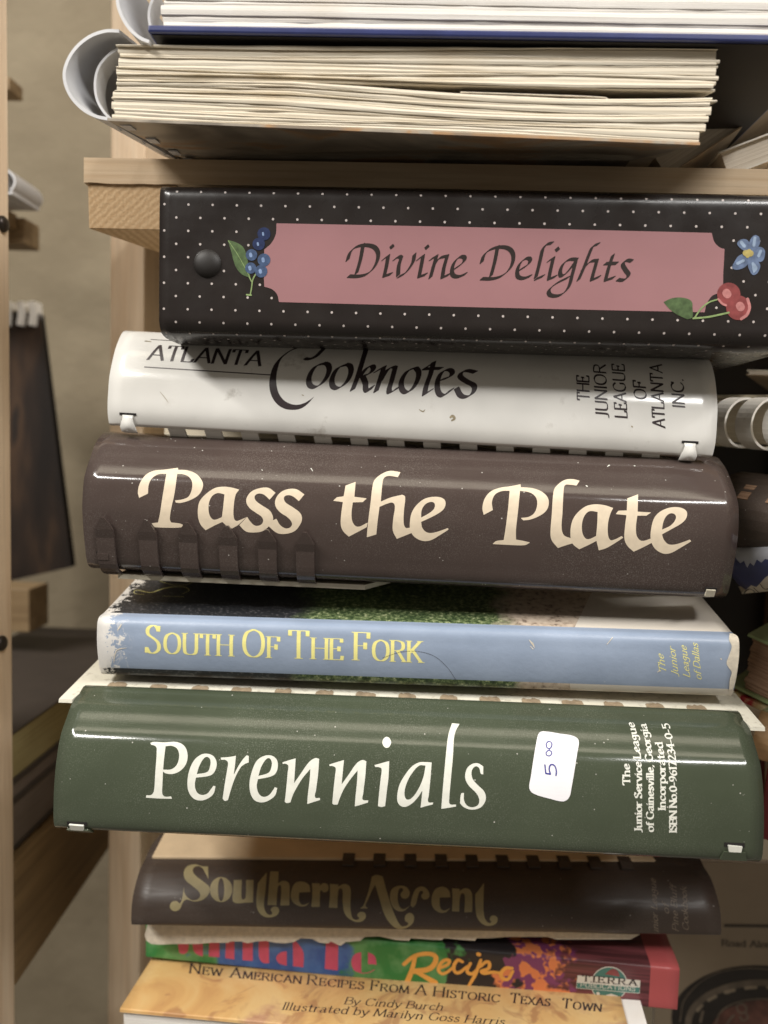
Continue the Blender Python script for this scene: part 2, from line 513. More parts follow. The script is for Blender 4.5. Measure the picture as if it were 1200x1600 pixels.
# --------------------------------------------------------- a pen alphabet: skeletons, cap height 1, y up
GLYPH = {
 'A': (.72, '0,0 .36,1;.36,1 .72,0;.13,.34 .59,.34'),
 'B': (.6, '.04,0 .04,1;.04,1 .3,1;~.3,1 .5,.92 .5,.62 .3,.53;.04,.53 .3,.53;~.3,.53 .58,.43 .58,.1 .3,0;.04,0 .3,0'),
 'C': (.72, '~.68,.8 .55,.96 .36,1 .12,.86 .03,.5 .12,.14 .36,0 .55,.04 .69,.2;.68,.8 .68,.98'),
 'D': (.74, '.04,0 .04,1;.04,1 .28,1;~.28,1 .6,.86 .7,.5 .6,.14 .28,0;.04,0 .28,0'),
 'E': (.56, '.04,0 .04,1;.04,1 .52,1;.52,1 .52,.84;.04,.52 .4,.52;.4,.62 .4,.42;.04,0 .54,0;.54,0 .56,.18'),
 'F': (.54, '.04,0 .04,1;.04,1 .52,1;.52,1 .52,.8;.04,.52 .4,.52;.4,.63 .4,.41'),
 'G': (.76, '~.68,.82 .55,.96 .36,1 .12,.86 .03,.5 .12,.14 .36,0 .55,.03 .68,.14;.68,.14 .68,.44'),
 'H': (.72, '.04,0 .04,1;.68,0 .68,1;.04,.52 .68,.52'),
 'I': (.12, '.06,0 .06,1'),
 'J': (.3, '.22,1 .22,.2;~.22,.2 .16,-.04 -.04,-.06'),
 'K': (.68, '.04,0 .04,1;.6,1 .08,.44;.22,.58 .66,0'),
 'L': (.54, '.04,0 .04,1;.04,0 .5,0;.5,0 .54,.2'),
 'M': (.9, '.02,0 .1,1;.1,1 .44,.06;.44,.06 .78,1;.78,1 .86,0'),
 'N': (.74, '.04,0 .04,1;.04,1 .68,0;.68,0 .68,1'),
 'O': (.78, '~.39,1 .12,.86 .03,.5 .12,.14 .39,0 .66,.14 .75,.5 .66,.86 .39,1'),
 'P': (.58, '.04,0 .04,1;.04,1 .3,1;~.3,1 .54,.9 .54,.58 .3,.48;.04,.48 .3,.48'),
 'R': (.66, '.04,0 .04,1;.04,1 .3,1;~.3,1 .54,.9 .54,.6 .3,.51;.04,.51 .3,.51;.3,.51 .64,0'),
 'S': (.54, '~.46,.82 .38,.97 .24,1 .07,.88 .08,.68 .28,.54 .46,.38 .48,.14 .3,0 .14,.02 .03,.18;.46,.8 .47,.98;.03,.2 .03,.02'),
 'T': (.68, '.34,0 .34,1;.02,1 .66,1;.02,1 .02,.82;.66,1 .66,.82'),
 'U': (.72, '.06,1 .06,.3;~.06,.3 .12,.06 .36,0 .6,.06 .66,.3;.66,.3 .66,1'),
 'W': (1.0, '0,1 .26,0;.26,0 .5,.9;.5,.9 .76,0;.76,0 1,1'),
 'X': (.66, '0,1 .66,0;.64,1 .02,0'),
 'Y': (.64, '.32,0 .32,.45;.32,.45 0,1;.32,.45 .64,1'),
 'a': (.5, '~.06,.54 .2,.65 .36,.6 .38,.42;.38,.42 .38,.1;~.38,.1 .42,0 .5,.05;~.38,.36 .14,.32 .04,.16 .14,0 .3,.05 .38,.16'),
 'b': (.54, '.06,0 .06,1;~.06,.5 .2,.65 .4,.6 .5,.32 .4,.05 .2,0 .06,.1'),
 'c': (.46, '~.42,.52 .28,.66 .1,.56 .04,.32 .1,.08 .28,0 .44,.12'),
 'd': (.54, '.46,0 .46,1;~.46,.5 .3,.66 .1,.56 .04,.32 .1,.07 .28,0 .46,.12'),
 'e': (.48, '.06,.36 .44,.36;~.44,.36 .4,.58 .25,.66 .08,.54 .04,.32 .12,.06 .28,0 .44,.12'),
 'f': (.3, '.13,0 .13,.8;~.13,.8 .2,1 .36,.96;0,.64 .3,.64'),
 'g': (.52, '~.44,.5 .3,.66 .1,.58 .06,.38 .18,.22 .34,.26 .44,.42;.44,.64 .44,-.02;~.44,-.02 .36,-.28 .16,-.3 .02,-.18'),
 'h': (.56, '.07,0 .07,1;~.07,.46 .22,.65 .4,.62 .46,.44;.46,.44 .46,0'),
 'i': (.17, '.08,0 .08,.64;.08,.9 .08,.93'),
 'k': (.54, '.06,0 .06,1;.46,.64 .08,.28;.2,.4 .5,0'),
 'l': (.17, '.08,0 .08,1'),
 'n': (.56, '.07,0 .07,.64;~.07,.44 .22,.65 .4,.62 .46,.44;.46,.44 .46,0'),
 'o': (.52, '~.26,.66 .08,.56 .03,.32 .08,.08 .26,0 .44,.08 .49,.32 .44,.56 .26,.66'),
 'p': (.56, '.07,-.3 .07,.64;~.07,.5 .22,.66 .42,.58 .5,.32 .42,.06 .22,0 .07,.12'),
 'r': (.38, '.07,0 .07,.64;~.07,.42 .18,.6 .36,.62'),
 's': (.4, '~.35,.54 .2,.66 .06,.54 .12,.4 .28,.3 .36,.16 .24,0 .1,.01 .03,.12'),
 't': (.34, '.14,.9 .14,.14;~.14,.14 .2,0 .34,.06;0,.64 .32,.64'),
 'u': (.56, '.07,.64 .07,.2;~.07,.2 .14,0 .32,.02 .46,.2;.46,.64 .46,0'),
 'v': (.5, '0,.64 .24,0;.24,0 .48,.64'),
 'y': (.5, '0,.64 .24,.02;.48,.64 .2,-.18;~.2,-.18 .12,-.3 0,-.26'),
 '0': (.56, '~.28,1 .08,.8 .04,.5 .08,.2 .28,0 .48,.2 .52,.5 .48,.8 .28,1'),
 '1': (.3, '.16,0 .16,1;.16,1 .02,.88'),
 '2': (.54, '~.05,.78 .14,.96 .32,1 .47,.84 .42,.58 .04,.02;.04,.02 .5,.02'),
 '3': (.52, '~.06,.9 .22,1 .42,.9 .42,.64 .22,.54;~.22,.54 .48,.42 .46,.1 .24,0 .04,.1'),
 '4': (.56, '.4,0 .4,1;.4,1 .02,.3;.02,.3 .54,.3'),
 '5': (.52, '.1,1 .46,1;.1,1 .08,.58;~.08,.58 .3,.64 .48,.46 .44,.1 .22,0 .04,.08'),
 '6': (.54, '~.42,.96 .2,.8 .05,.4 .14,.04 .34,0 .48,.2 .46,.46 .3,.56 .1,.42'),
 '7': (.5, '.02,1 .48,1;.48,1 .16,0'),
 '9': (.54, '~.12,.04 .36,.22 .49,.6 .4,.96 .2,1 .06,.8 .08,.54 .26,.44 .45,.6'),
 '.': (.16, '.06,0 .06,.04'), ',': (.16, '.08,.04 .02,-.14'), '-': (.34, '.03,.32 .3,.32'),
}
def text_shapes(txt, org, xdir, ydir, pen=0.06, ang=0.0, r=0.022, serif=0.0, track=0.1, slant=0.0, small=None, width=1.0, space=0.36):
    """lay a line of text in photo pixels: org = baseline start, xdir/ydir = pixel vectors of one cap height"""
    out = []; x = 0.0
    size = math.hypot(*ydir)
    def W(gx, gy):
        gx = gx * width + slant * gy
        return (org[0] + xdir[0] * gx + ydir[0] * gy, org[1] + xdir[1] * gx + ydir[1] * gy)
    # pen angle is given in the frame of the text
    th = math.atan2(-xdir[1], xdir[0]) + ang
    for ch in txt:
        if ch == ' ': x += space; continue
        k = 1.0
        c = ch
        if small and ch.islower(): c = ch.upper(); k = small
        w, code = GLYPH[c]
        for st in code.split(';'):
            sm = st.startswith('~')
            pts = [tuple(float(v) for v in p.split(',')) for p in st.lstrip('~').split()]
            if sm: dense = catmull(pts, 6)
            else: dense = np.array(pts)
            px = [W(x + a * k, b * k) for a, b in dense]
            out.append(('nib', px, pen * size * (k ** 0.4), th, r * size))
            if serif and not sm:
                for e, f in ((0, 1), (1, 0)):
                    (ax, ay), (bx, by) = pts[e], pts[f]
                    dy = abs(ay - by)
                    if dy > 0.38 and dy > 0.9 * abs(ax - bx) and min(abs(ay - v) for v in (0, 0.64, 1, -0.3)) < 0.02:
                        lower = c.islower() and ay > 0.3
                        sl = -serif; sr = 0.3 * serif if lower else serif
                        out.append(('nib', [W(x + (ax + sl) * k, ay * k), W(x + (ax + sr) * k, ay * k)], pen * size * 0.3, th, r * size))
        x += (w + track) * k
    return out

def fit_text(txt, p0, p1, up, **kw):
    """text from baseline start p0 to baseline end p1 (photo pixels), up = pixel vector of the cap height"""
    small = kw.get('small'); track = kw.get('track', 0.1); space = kw.get('space', 0.36)
    W = 0
    for ch in txt:
        if ch == ' ': W += space; continue
        k = 1.0; c = ch
        if small and ch.islower(): c = ch.upper(); k = small
        W += (GLYPH[c][0] + track) * k
    W -= track
    xd = ((p1[0] - p0[0]) / W, (p1[1] - p0[1]) / W)
    return text_shapes(txt, p0, xd, up, **kw)

# ------------------------------------------------------------------ palette
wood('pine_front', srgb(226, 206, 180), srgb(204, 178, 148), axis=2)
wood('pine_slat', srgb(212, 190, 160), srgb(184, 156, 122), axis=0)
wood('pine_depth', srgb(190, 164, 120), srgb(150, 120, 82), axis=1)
end_grain('pine_end', srgb(206, 176, 138), srgb(190, 158, 120))
n = NT('plaster_wall')
c = n.mix(n.val(n.noise(9, detail=5), 0.35, 0.65), srgb(124, 113, 94), srgb(138, 127, 107))
n.bump(n.noise(38, detail=4), 0.5, 0.004); n.bump(n.noise(300, detail=3), 0.3, 0.001)
MAT['plaster_wall'] = n.out(c, 0.9, 0.2)
plastic('brown_comb', srgb(74, 63, 59), 0.14, 0.8)
plastic('green_comb', srgb(69, 76, 61), 0.13, 0.85, dustcol=(0.50, 0.52, 0.44, 1))
plastic('white_comb', srgb(226, 224, 219), 0.16, 0.15, smudge=srgb(150, 142, 130))
plastic('dark_comb', srgb(66, 55, 48), 0.46, 0.5)
plastic('old_white_plastic', srgb(236, 231, 222), 0.35, 0.2, smudge=srgb(150, 140, 128))
plastic('grey_white_plastic', srgb(206, 206, 208), 0.35, 0.2)
plain('cream_ink', srgb(222, 206, 182), 0.5, 0.06, 400)
plain('white_ink', srgb(222, 222, 212), 0.45, 0.06, 400)
plain('dark_ink', srgb(52, 42, 44), 0.4, 0.1, 300)
plain('title_ink', srgb(44, 36, 34), 0.35, 0.1, 300)
plain('gold_ink', srgb(148, 136, 100), 0.5, 0.08, 300)
plain('pale_yellow_ink', srgb(240, 232, 150), 0.45, 0.06, 300)
plain('dim_gold_ink', srgb(128, 114, 98), 0.5, 0.1, 300)
plain('orange_ink', srgb(238, 170, 82), 0.45, 0.08, 200)
plain('pink_ink', srgb(204, 84, 112), 0.45, 0.08, 200)
plain('blue_pen', srgb(58, 60, 140), 0.4, 0.1, 300)
plain('sticker_paper', srgb(232, 230, 234), 0.6, 0.02, 100)
plain('pink_label', srgb(156, 114, 117), 0.35, 0.05, 30)
plain('dot_ink', srgb(190, 180, 176), 0.4, 0.1, 500)
plain('berry_blue', srgb(66, 84, 116), 0.35, 0.3, 700)
plain('berry_light', srgb(128, 150, 186), 0.35, 0.2, 700)
plain('berry_dark', srgb(36, 48, 84), 0.35, 0.3, 700)
plain('leaf_green', srgb(78, 98, 62), 0.4, 0.35, 500)
plain('leaf_light', srgb(136, 158, 104), 0.4, 0.2, 500)
plain('cherry_red', srgb(134, 66, 66), 0.35, 0.25, 350)
plain('cherry_light', srgb(186, 124, 122), 0.35, 0.2, 500)
plain('petal_blue', srgb(96, 112, 142), 0.4, 0.3, 450)
plain('petal_light', srgb(142, 160, 184), 0.4, 0.2, 450)
plain('flower_yellow', srgb(176, 160, 96), 0.4, 0.2, 500)
plain('cover_cream', srgb(206, 198, 178), 0.7, 0.10, 180, bump=0.2)
plain('cover_tan', srgb(214, 190, 156), 0.7, 0.08, 80, bump=0.2)
plain('torn_card', srgb(150, 132, 108), 0.9, 0.25, 500, bump=0.6)
plain('torn_white', srgb(222, 212, 194), 0.9, 0.12, 500, bump=0.6)
plain('slot_dark', srgb(30, 26, 24), 0.8, 0.1, 100)
plain('navy_cloth', srgb(48, 56, 104), 0.35, 0.15, 120)
plain('black_card', srgb(28, 24, 22), 0.55, 0.2, 60)
plain('bolt_steel', srgb(60, 54, 50), 0.4, 0.2, 200)
paper_edge('page_cream', srgb(228, 220, 204), srgb(210, 199, 179), (5, 5, 1500))
paper_edge('page_white', srgb(246, 243, 238), srgb(214, 208, 200))
paper_edge('page_brown', srgb(176, 146, 120), srgb(112, 84, 66))
MAT['bolt_steel'].node_tree.nodes['Principled BSDF'].inputs['Metallic'].default_value = 0.8

# ------------------------------------------------------------------ the setting
WALL_Y = 0.60
tag(box('wall', -0.9, 0.9, WALL_Y, WALL_Y + 0.05, -0.6, 0.6, MAT['plaster_wall']), kind='structure')

def px_x(px, Y, py=800): return at(px, py, Y).x
def px_z(px, py, Y): return at(px, py, Y).z

# pine shelf that carries the stack: post, front slat, cleat under it, rear slats, lower deck
shelf = empty('wooden_shelf', None, 'pale pine slatted shelf with square cleat end beside the cookbook stack', 'shelf')
YP = 0.372
px0, px1 = at(171, 700, YP).x, at(224, 700, YP).x
box('post', px0, px1, YP, YP + 0.036, -0.40, 0.40, MAT['pine_front'], shelf, 0.0008)
YS = 0.300
zt, zb = at(185, 247, YS).z, at(185, 286, YS).z
xl = at(131, 265, YS).x
bm = bmesh.new()                                   # front slat with a slightly ragged lower edge
N = 60
xs = [xl + (0.32 - xl) * (i / N) ** 1.3 for i in range(N + 1)]
rows = []
for i, x in enumerate(xs):
    j = random.uniform(-0.0003, 0.0003) if x < -0.09 else 0
    rows.append([bm.verts.new(p) for p in ((x, YS + random.uniform(-.0001, .0001), zb + j), (x, YS, zt), (x, YP - 0.001, zt), (x, YP - 0.001, zb))])
for a, b in zip(rows[:-1], rows[1:]):
    for k in range(4): bm.faces.new((a[k], a[(k + 1) % 4], b[(k + 1) % 4], b[k]))
bm.faces.new(rows[0][::-1]); bm.faces.new(rows[-1])
bmesh.ops.recalc_face_normals(bm, faces=bm.faces[:])
from_bm('slat', bm, MAT['pine_slat'], shelf)
for k in range(2):
    box('slat', px1 + 0.001, 0.32, YP + 0.002 + 0.085 * k, YP + 0.078 + 0.085 * k, zb, zt, MAT['pine_slat'], shelf, 0.0006)
# cleat: its sawn end faces the room, its inner side runs back askew
c = [at(136, 356, YS), at(262, 360, YS), None, None, at(133, 287, YS), at(262, 287, YS)]
zc0 = at(140, 356, YS).z; zc1 = zb - 0.0002
xa0, xa1 = at(135, 330, YS).x, at(275, 330, YS).x
hexa('cleat', [(xa0 + .0005, YS + .001, zc0), (xa1, YS + .001, zc0), (xa1, YP, zc0), (xa1 - 0.004, YP, zc0),
               (xa0, YS + .001, zc1), (xa1, YS + .001, zc1), (xa1, YP, zc1), (xa1 - 0.004, YP, zc1)], MAT['pine_end'], shelf, 0.0003, 1)

# ------------------------------------------------------------------ comb bound cookbooks
def comb_profile(sp, pxs, top, bottom):
    pts = [sp.onx(x, y) for x, y in pxs]
    t = pts[0]; b = pts[-1]
    sp.profile([(t[0] + a, t[1] + c) for a, c in top] + pts + [(b[0] + a, b[1] + c) for a, c in bottom])
    sp.top = t; sp.bot = b
    sp.front = min(p[0] for p in pts)
    return sp

def u_at(sp, x, y): return sp.uv(x, y)[0]

# --- brown comb: Pass the Plate
SP = comb_profile(Spine((128.5, 790), 0.270, (1156, 836), 0.270),
                  [(157.5, 680.6), (149, 693), (141, 715), (135.3, 732), (131.6, 746), (129.6, 765), (128.5, 790),
                   (129.2, 812), (130.8, 834), (133, 856), (136.4, 879)],
                  [(0.030, 0.0005), (0.012, 0.0016), (0.004, 0.0012)], [(0.003, -0.0022), (0.009, -0.0034), (0.018, -0.0036)])
def pass_warp(p, u, s):            # the right end of the comb is dented and pulled back
    k = max(0.0, (u - (SP.L - 0.020)) / 0.020)
    if k > 0:
        q = p.copy()
        w = np.exp(-((s - 0.030) / 0.012) ** 2)
        q[:, 1] += 0.0050 * k * k * (0.3 + w)
        q[:, 0] -= 0.004 * k * np.clip((0.022 - s) / 0.02, 0, 1)
        return q
    return p
bk = empty('comb_bound_cookbook', SP.M, 'cookbook with glossy brown plastic comb spine and large cream lettering above the pale blue hardback', 'cookbook')
shell('comb_spine', SP, MAT['brown_comb'], bk, 0.0009, nu=48, warp=pass_warp)
ty, tz = SP.top; by, bz = SP.bot
box('front_cover', -0.002, SP.L + 0.001, ty + 0.022, ty + 0.15, tz - 0.0012, tz - 0.0002, MAT['cover_cream'], bk)
box('page_block', 0.004, SP.L - 0.004, ty + 0.012, ty + 0.15, bz + 0.004, tz - 0.0016, MAT['page_cream'], bk)
hexa('back_cover', [(0.010, by + 0.004, bz - 0.0062), (SP.L * .44, by + 0.006, bz - 0.0062), (SP.L - 0.03, by + 0.15, bz + 0.002), (0.010, by + 0.15, bz + 0.002),
                    (0.010, by + 0.004, bz - 0.0044), (SP.L * .44, by + 0.006, bz - 0.0044), (SP.L - 0.03, by + 0.15, bz + 0.0035), (0.010, by + 0.15, bz + 0.0035)], MAT['cover_cream'], bk)
mesh('cover_corner', [(-0.0022, ty + .004, tz - .003), (0.001, ty + .002, tz - .0035), (0.001, ty + .005, tz - .0025), (-0.0005, ty + .0045, tz - .0042)],
     [(0, 1, 2), (0, 3, 1), (1, 3, 2), (0, 2, 3)], MAT['grey_white_plastic'], bk)
# comb fingers popped out over the spine
for cx, tipy, boty in ((164.5, 806, 886), (231.5, 810, 889), (294.5, 814, 893), (357, 819, 896), (418.5, 825, 901), (478, 829, 904)):
    u, st = SP.uv(cx, tipy)
    se = SP.s[-1] - 0.010
    hw = 0.00325
    ol = [(u - 0.0007, st), (u + 0.0007, st), (u + hw, st + 0.0042)]
    ol2 = [(u - hw, st + 0.0042)]
    m = 14
    right = [(u + hw, st + 0.0042 + (se - st - 0.0042) * i / m) for i in range(1, m + 1)]
    left = [(u - hw, p[1]) for p in right[::-1]]
    ring = [(u - 0.0009, st + 0.0002), (u + 0.0009, st + 0.0002)]
    # build as quads so that the strip bends with the spine
    rowsF = [(u - 0.0006, u + 0.0006, st), (u - 0.0019, u + 0.0019, st + 0.0020), (u - hw, u + hw, st + 0.0044)] + \
            [(u - hw, u + hw, st + 0.0044 + (se - st - 0.0044) * i / m) for i in range(1, m + 1)]
    V = []; F = []
    for q, (a, b, sv) in enumerate(rowsF):
        lift = 0.0005 + 0.0013 * max(0, (4 - q) / 4) + 0.0006 * max(0, (q - 9) / 8)
        for off in (lift, lift + 0.0011):
            V += [tuple(SP.P(a, sv, off)), tuple(SP.P(b, sv, off))]
    for q in range(len(rowsF) - 1):
        o, p = 4 * q, 4 * q + 4
        F += [(o + 2, p + 2, p + 3, o + 3), (o, o + 1, p + 1, p), (o, p, p + 2, o + 2), (o + 1, o + 3, p + 3, p + 1)]
    F += [(0, 2, 3, 1)]; e = 4 * (len(rowsF) - 1); F += [(e, e + 1, e + 3, e + 2)]
    f = mesh('comb_finger', V, F, MAT['brown_comb'], bk)
# locking slots near both lower ends
for (cx, cy, w) in ((163, 862, 20), (1109, 918, 18)):
    u0, s0 = SP.uv(cx - w / 2, cy); u1, s1 = SP.uv(cx + w / 2, cy)
    su = sum((s0, s1)) / 2
    strip('locking_slot', SP, MAT['slot_dark'], bk, [(u0, su - .0006), (u1, su - .0006), (u1, su + .0008), (u0, su + .0008)], 0.00105, 0.0002)
    strip('locking_tab', SP, MAT['cover_cream'] if cx > 600 else MAT['brown_comb'], bk,
          [(u0 + .0004, su + .0001), (u1 - .0004, su + .0001), (u1 - .0004, su + .0024), (u0 + .0004, su + .0024)], 0.0011, 0.0007)

PASS = [
 (200, 710, [(70,272,1),(62,235),(75,180),(110,130),(160,103),(235,95),(312,84,1),(314,97,1),(370,100),(430,125),(467,175),(465,215),(440,255),(390,285),(330,303),(299,301,1),(294,288,1),(345,280),(380,262),(400,215),(400,170),(380,140),(345,125),(308,122,1),(290,250),(270,340),(262,405),(270,425,1),(325,432),(352,444,1),(330,456),(240,458),(165,455,1),(148,430,1),(188,425,1),(200,370),(215,270),(230,180),(240,122,1),(190,125),(150,150),(130,190),(125,245,1)]),
 (200, 710, [(695,220,1),(672,255),(660,340),(662,395),(675,415),(700,410),(740,392,1),(690,440),(650,463,1),(610,440),(590,422,1),(540,445),(485,474,1),(455,440),(440,400),(437,340),(450,290),(490,245),(545,210),(600,202),(650,208)],
            [(603,250,1),(560,242),(525,262),(505,310),(507,370),(525,402),(545,408),(587,392,1),(595,330)]),
 (200, 710, [(745,390,1),(765,420),(795,445),(830,440),(845,415),(835,390),(800,365),(760,335),(740,300),(745,265),(775,230),(830,210),(880,210),(922,240,1),(885,283,1),(850,252),(815,245),(792,262),(800,290),(840,320),(885,350),(905,385),(905,415),(880,450),(840,480),(780,488),(735,480),(696,442,1)]),
 (200, 710, [(928,402,1),(950,440),(985,462),(1015,455),(1025,430),(1000,395),(955,365),(925,330),(920,290),(945,245),(990,220),(1050,217),(1103,250,1),(1068,292,1),(1030,262),(995,255),(975,270),(985,300),(1030,330),(1075,365),(1088,400),(1075,440),(1040,480),(980,497),(930,490),(878,448,1),(905,412,1)]),
 (500, 720, [(223,132,1),(215,225,1),(292,235,1),(268,258,1),(205,260,1),(197,330),(205,385),(235,412),(298,386,1),(292,415,1),(235,445),(180,474,1),(145,440),(130,400),(133,330),(143,258,1),(82,250,1),(105,228,1),(148,222,1),(160,155,1)]),
 (500, 720, [(503,72,1),(487,103,1),(430,95),(400,108),(390,145),(380,255,1),(440,230),(515,212,1),(532,225),(525,310),(523,385),(535,418),(562,418,1),(575,450,1),(525,470),(480,488,1),(455,435),(458,360),(468,285),(455,262),(420,268),(372,288,1),(360,380),(352,460,1),(292,478,1),(300,390),(315,270),(330,150),(345,115),(390,80),(440,63)]),
 (500, 720, [(803,430,1),(740,470),(690,497),(640,500),(590,475),(565,435),(562,380),(575,320),(610,270),(660,235),(730,225),(775,240),(785,270),(770,305),(720,340),(632,382,1),(640,420),(670,448),(715,448),(800,420,1)],
            [(632,355,1),(635,310),(655,275),(690,257),(715,265),(715,295),(690,322)]),
 (730, 720, [(103,338,1),(95,295),(110,235),(150,190),(210,168),(268,160),(333,147,1),(335,166,1),(400,170),(460,190),(500,225),(510,265),(495,310),(450,345),(390,368),(350,372,1),(335,357,1),(385,350),(420,325),(437,275),(430,230),(395,200),(330,188,1),(318,310),(305,430),(305,492,1),(350,500),(393,510,1),(360,527),(250,525),(158,520,1),(180,502),(228,495,1),(240,420),(255,300),(265,188,1),(215,190),(175,210),(155,255),(160,308,1)]),
 (730, 720, [(703,125,1),(683,155,1),(640,150),(612,152),(603,180),(595,330),(590,420),(605,465),(645,483,1),(660,515,1),(610,530),(567,545,1),(530,500),(520,460),(528,340),(540,190),(560,155),(610,120),(660,115)]),
 (730, 720, [(912,295,1),(895,330),(880,390),(880,460),(895,495),(925,490),(965,470,1),(975,480,1),(930,510),(870,545),(822,560,1),(808,500,1),(760,525),(700,553,1),(660,520),(645,470),(652,390),(680,335),(740,285),(800,272),(860,278)],
            [(815,320,1),(765,315),(735,340),(718,390),(720,450),(740,485),(765,488),(805,470,1),(812,400)]),
 (900, 720, [(388,210,1),(385,318,1),(470,323,1),(440,343,1),(383,343,1),(375,410),(380,470),(410,500),(474,483,1),(474,512,1),(420,540),(360,568,1),(320,530),(303,490),(305,420),(315,340,1),(248,333,1),(265,312,1),(317,310,1),(320,235,1)]),
 (900, 720, [(720,503,1),(650,545),(590,577),(540,578),(490,545),(467,490),(470,420),(490,355),(530,315),(590,292),(650,292),(690,315),(690,355),(660,390),(600,425),(537,460,1),(550,495),(580,522),(630,520),(712,492,1)],
            [(537,430,1),(545,385),(565,345),(595,328),(622,340),(620,370),(590,405)]),
]
def traced(items): return [('poly',) + tuple(outline(lp, it[0], it[1]) for lp in it[2:]) for it in items]
ink('title_lettering', SP, traced(PASS), MAT['cream_ink'], bk)
for lint in (('round', [(486, 732), (488.5, 736)], [.7, 1.3, .5]), ('round', [(949, 729), (952, 727)], [.5, 1.0]), ('round', [(991, 728), (992, 728)], .8), ('round', [(916, 759), (917.5, 760)], 1.0), ('round', [(409, 734), (410, 735)], .6)):
    ink('lint_speck', SP, [lint], MAT['white_ink'], bk)

# --- green comb: Perennials
SG = comb_profile(Spine((83.5, 1262), 0.248, (1193, 1314), 0.248),
                  [(125.6, 1080.6), (113, 1098), (103.5, 1123), (94.5, 1150), (88.3, 1187), (84.8, 1225), (83.5, 1262), (84.5, 1288)],
                  [(0.008, -0.004), (0.006, 0.0004), (0.0028, 0.0010)], [(0.0022, -0.0024), (0.007, -0.0040), (0.016, -0.0044)])
gb = empty('comb_bound_cookbook', SG.M, 'cookbook with dark green plastic comb spine, white lettering and a white price sticker', 'cookbook')
shell('comb_spine', SG, MAT['green_comb'], gb, 0.0010, nu=48)
ty, tz = SG.top; by, bz = SG.bot
# stiff cream front cover, its hinge edge tucked under the comb
XO = 0.0052
c1 = SG.onx(92, 1092, -XO); c2 = SG.onx(152, 1032, -XO)
rise = (c2[1] - c1[1]) / (c2[0] - c1[0])
cl = (-XO, c1[0]); cr = (SG.L + XO, c1[0]); zc = c1[1]
def cov(x, y, dz=0): return (x, y, zc + dz + rise * (y - cl[1]))
bm = bmesh.new()
N = 40
top = []; bot = []
for i in range(N + 1):
    t = i / N
    xs_ = [-XO, -0.0003, 0.0008] + [0.0008 + (SG.L - 0.0016) * q / (N - 4) for q in range(1, N - 4)] + [SG.L - 0.0008, SG.L + 0.0003, SG.L + XO]
    x = xs_[i]; y = cl[1] + (0.010 if 2 <= i <= N - 2 else 0) + random.uniform(-.0001, .0001)
    top.append((bm.verts.new(cov(x, y)), bm.verts.new(cov(x, y - 0.0003, -0.0012)), bm.verts.new(cov(x, y + 0.16)), bm.verts.new(cov(x, y + 0.16, -0.0012))))
for a, b in zip(top[:-1], top[1:]):
    bm.faces.new((a[0], b[0], b[2], a[2])); bm.faces.new((a[1], a[3], b[3], b[1]))
    bm.faces.new((a[0], a[1], b[1], b[0])); bm.faces.new((a[2], b[2], b[3], a[3]))
for a in (top[0], top[-1]): bm.faces.new((a[0], a[2], a[3], a[1]))
bmesh.ops.recalc_face_normals(bm, faces=bm.faces[:])
n = NT('speckled_board')
f = n.noise(420, detail=3)
c = n.mix(n.val(n.noise(60, detail=4), .35, .65), srgb(206, 202, 186), srgb(220, 216, 202))
c = n.mix(n.math('MULTIPLY', n.val(f, .56, .7), .45), c, srgb(150, 140, 124))
n.bump(f, .25, .0004)
MAT['speckled_board'] = n.out(c, .65, .3)
from_bm('front_cover', bm, MAT['speckled_board'], gb)
box('page_block', 0.004, SG.L - 0.004, ty + 0.010, ty + 0.15, bz + 0.004, tz - 0.003, MAT['page_cream'], gb)
box('back_cover', 0.014, SG.L - 0.020, by + 0.009, by + 0.16, bz - 0.0052, bz - 0.0040, MAT['cover_tan'], gb)
for k in range(16):                                # torn punch holes along the hinge
    cx = 170 + 66.5 * k
    if cx > 1120: break
    cy = 1081 + (cx - 126) * 0.0415
    x = SG.uv(cx, cy + 4)[0]; y = ty + 0.0061
    w = 0.0034 * random.uniform(.85, 1.1)
    pts = []
    for q in range(9):
        t = q / 8
        pts.append((x - w + 2 * w * t, y + 0.0016 + random.uniform(-.0005, .0007) + (0.0004 if 0 < q < 8 else -.0006)))
    poly = [(x + w + .0003, y - 0.004), (x - w - .0003, y - 0.004)] + pts
    bm = bmesh.new()
    va = [bm.verts.new(cov(a, b, 0.0003)) for a, b in poly]; vb = [bm.verts.new(cov(a, b, -0.0002)) for a, b in poly]
    bm.faces.new(va); bm.faces.new(vb[::-1])
    for q in range(len(poly)): bm.faces.new((va[q], va[(q + 1) % len(poly)], vb[(q + 1) % len(poly)], vb[q]))
    bmesh.ops.recalc_face_normals(bm, faces=bm.faces[:])
    from_bm('punch_hole', bm, MAT['torn_card'], gb)
for (cx, cy) in ((121, 1290), (1147, 1324)):
    u0, s0 = SG.uv(cx - 11, cy); u1, _ = SG.uv(cx + 11, cy)
    su = SG.uv(cx, cy)[1]
    strip('locking_slot', SG, MAT['slot_dark'], gb, [(u0 - .001, su - .0016), (u1 + .001, su - .0016), (u1 + .001, su - .0002), (u0 - .001, su - .0002)], 0.0001, 0.0001)
    strip('locking_tab', SG, MAT['white_ink'], gb, [(u0, su - .0009), (u1, su - .0007), (u1 - .0003, su + .0011), (u0 + .0004, su + .0011)], 0.00025, 0.0008)
    strip('locking_flap', SG, MAT['green_comb'], gb, [(u0 - .0012, su + .0012), (u1 + .0012, su + .0012), (u1 + .002, su + .004), (u0 - .002, su + .004)], 0.0002, 0.0008)
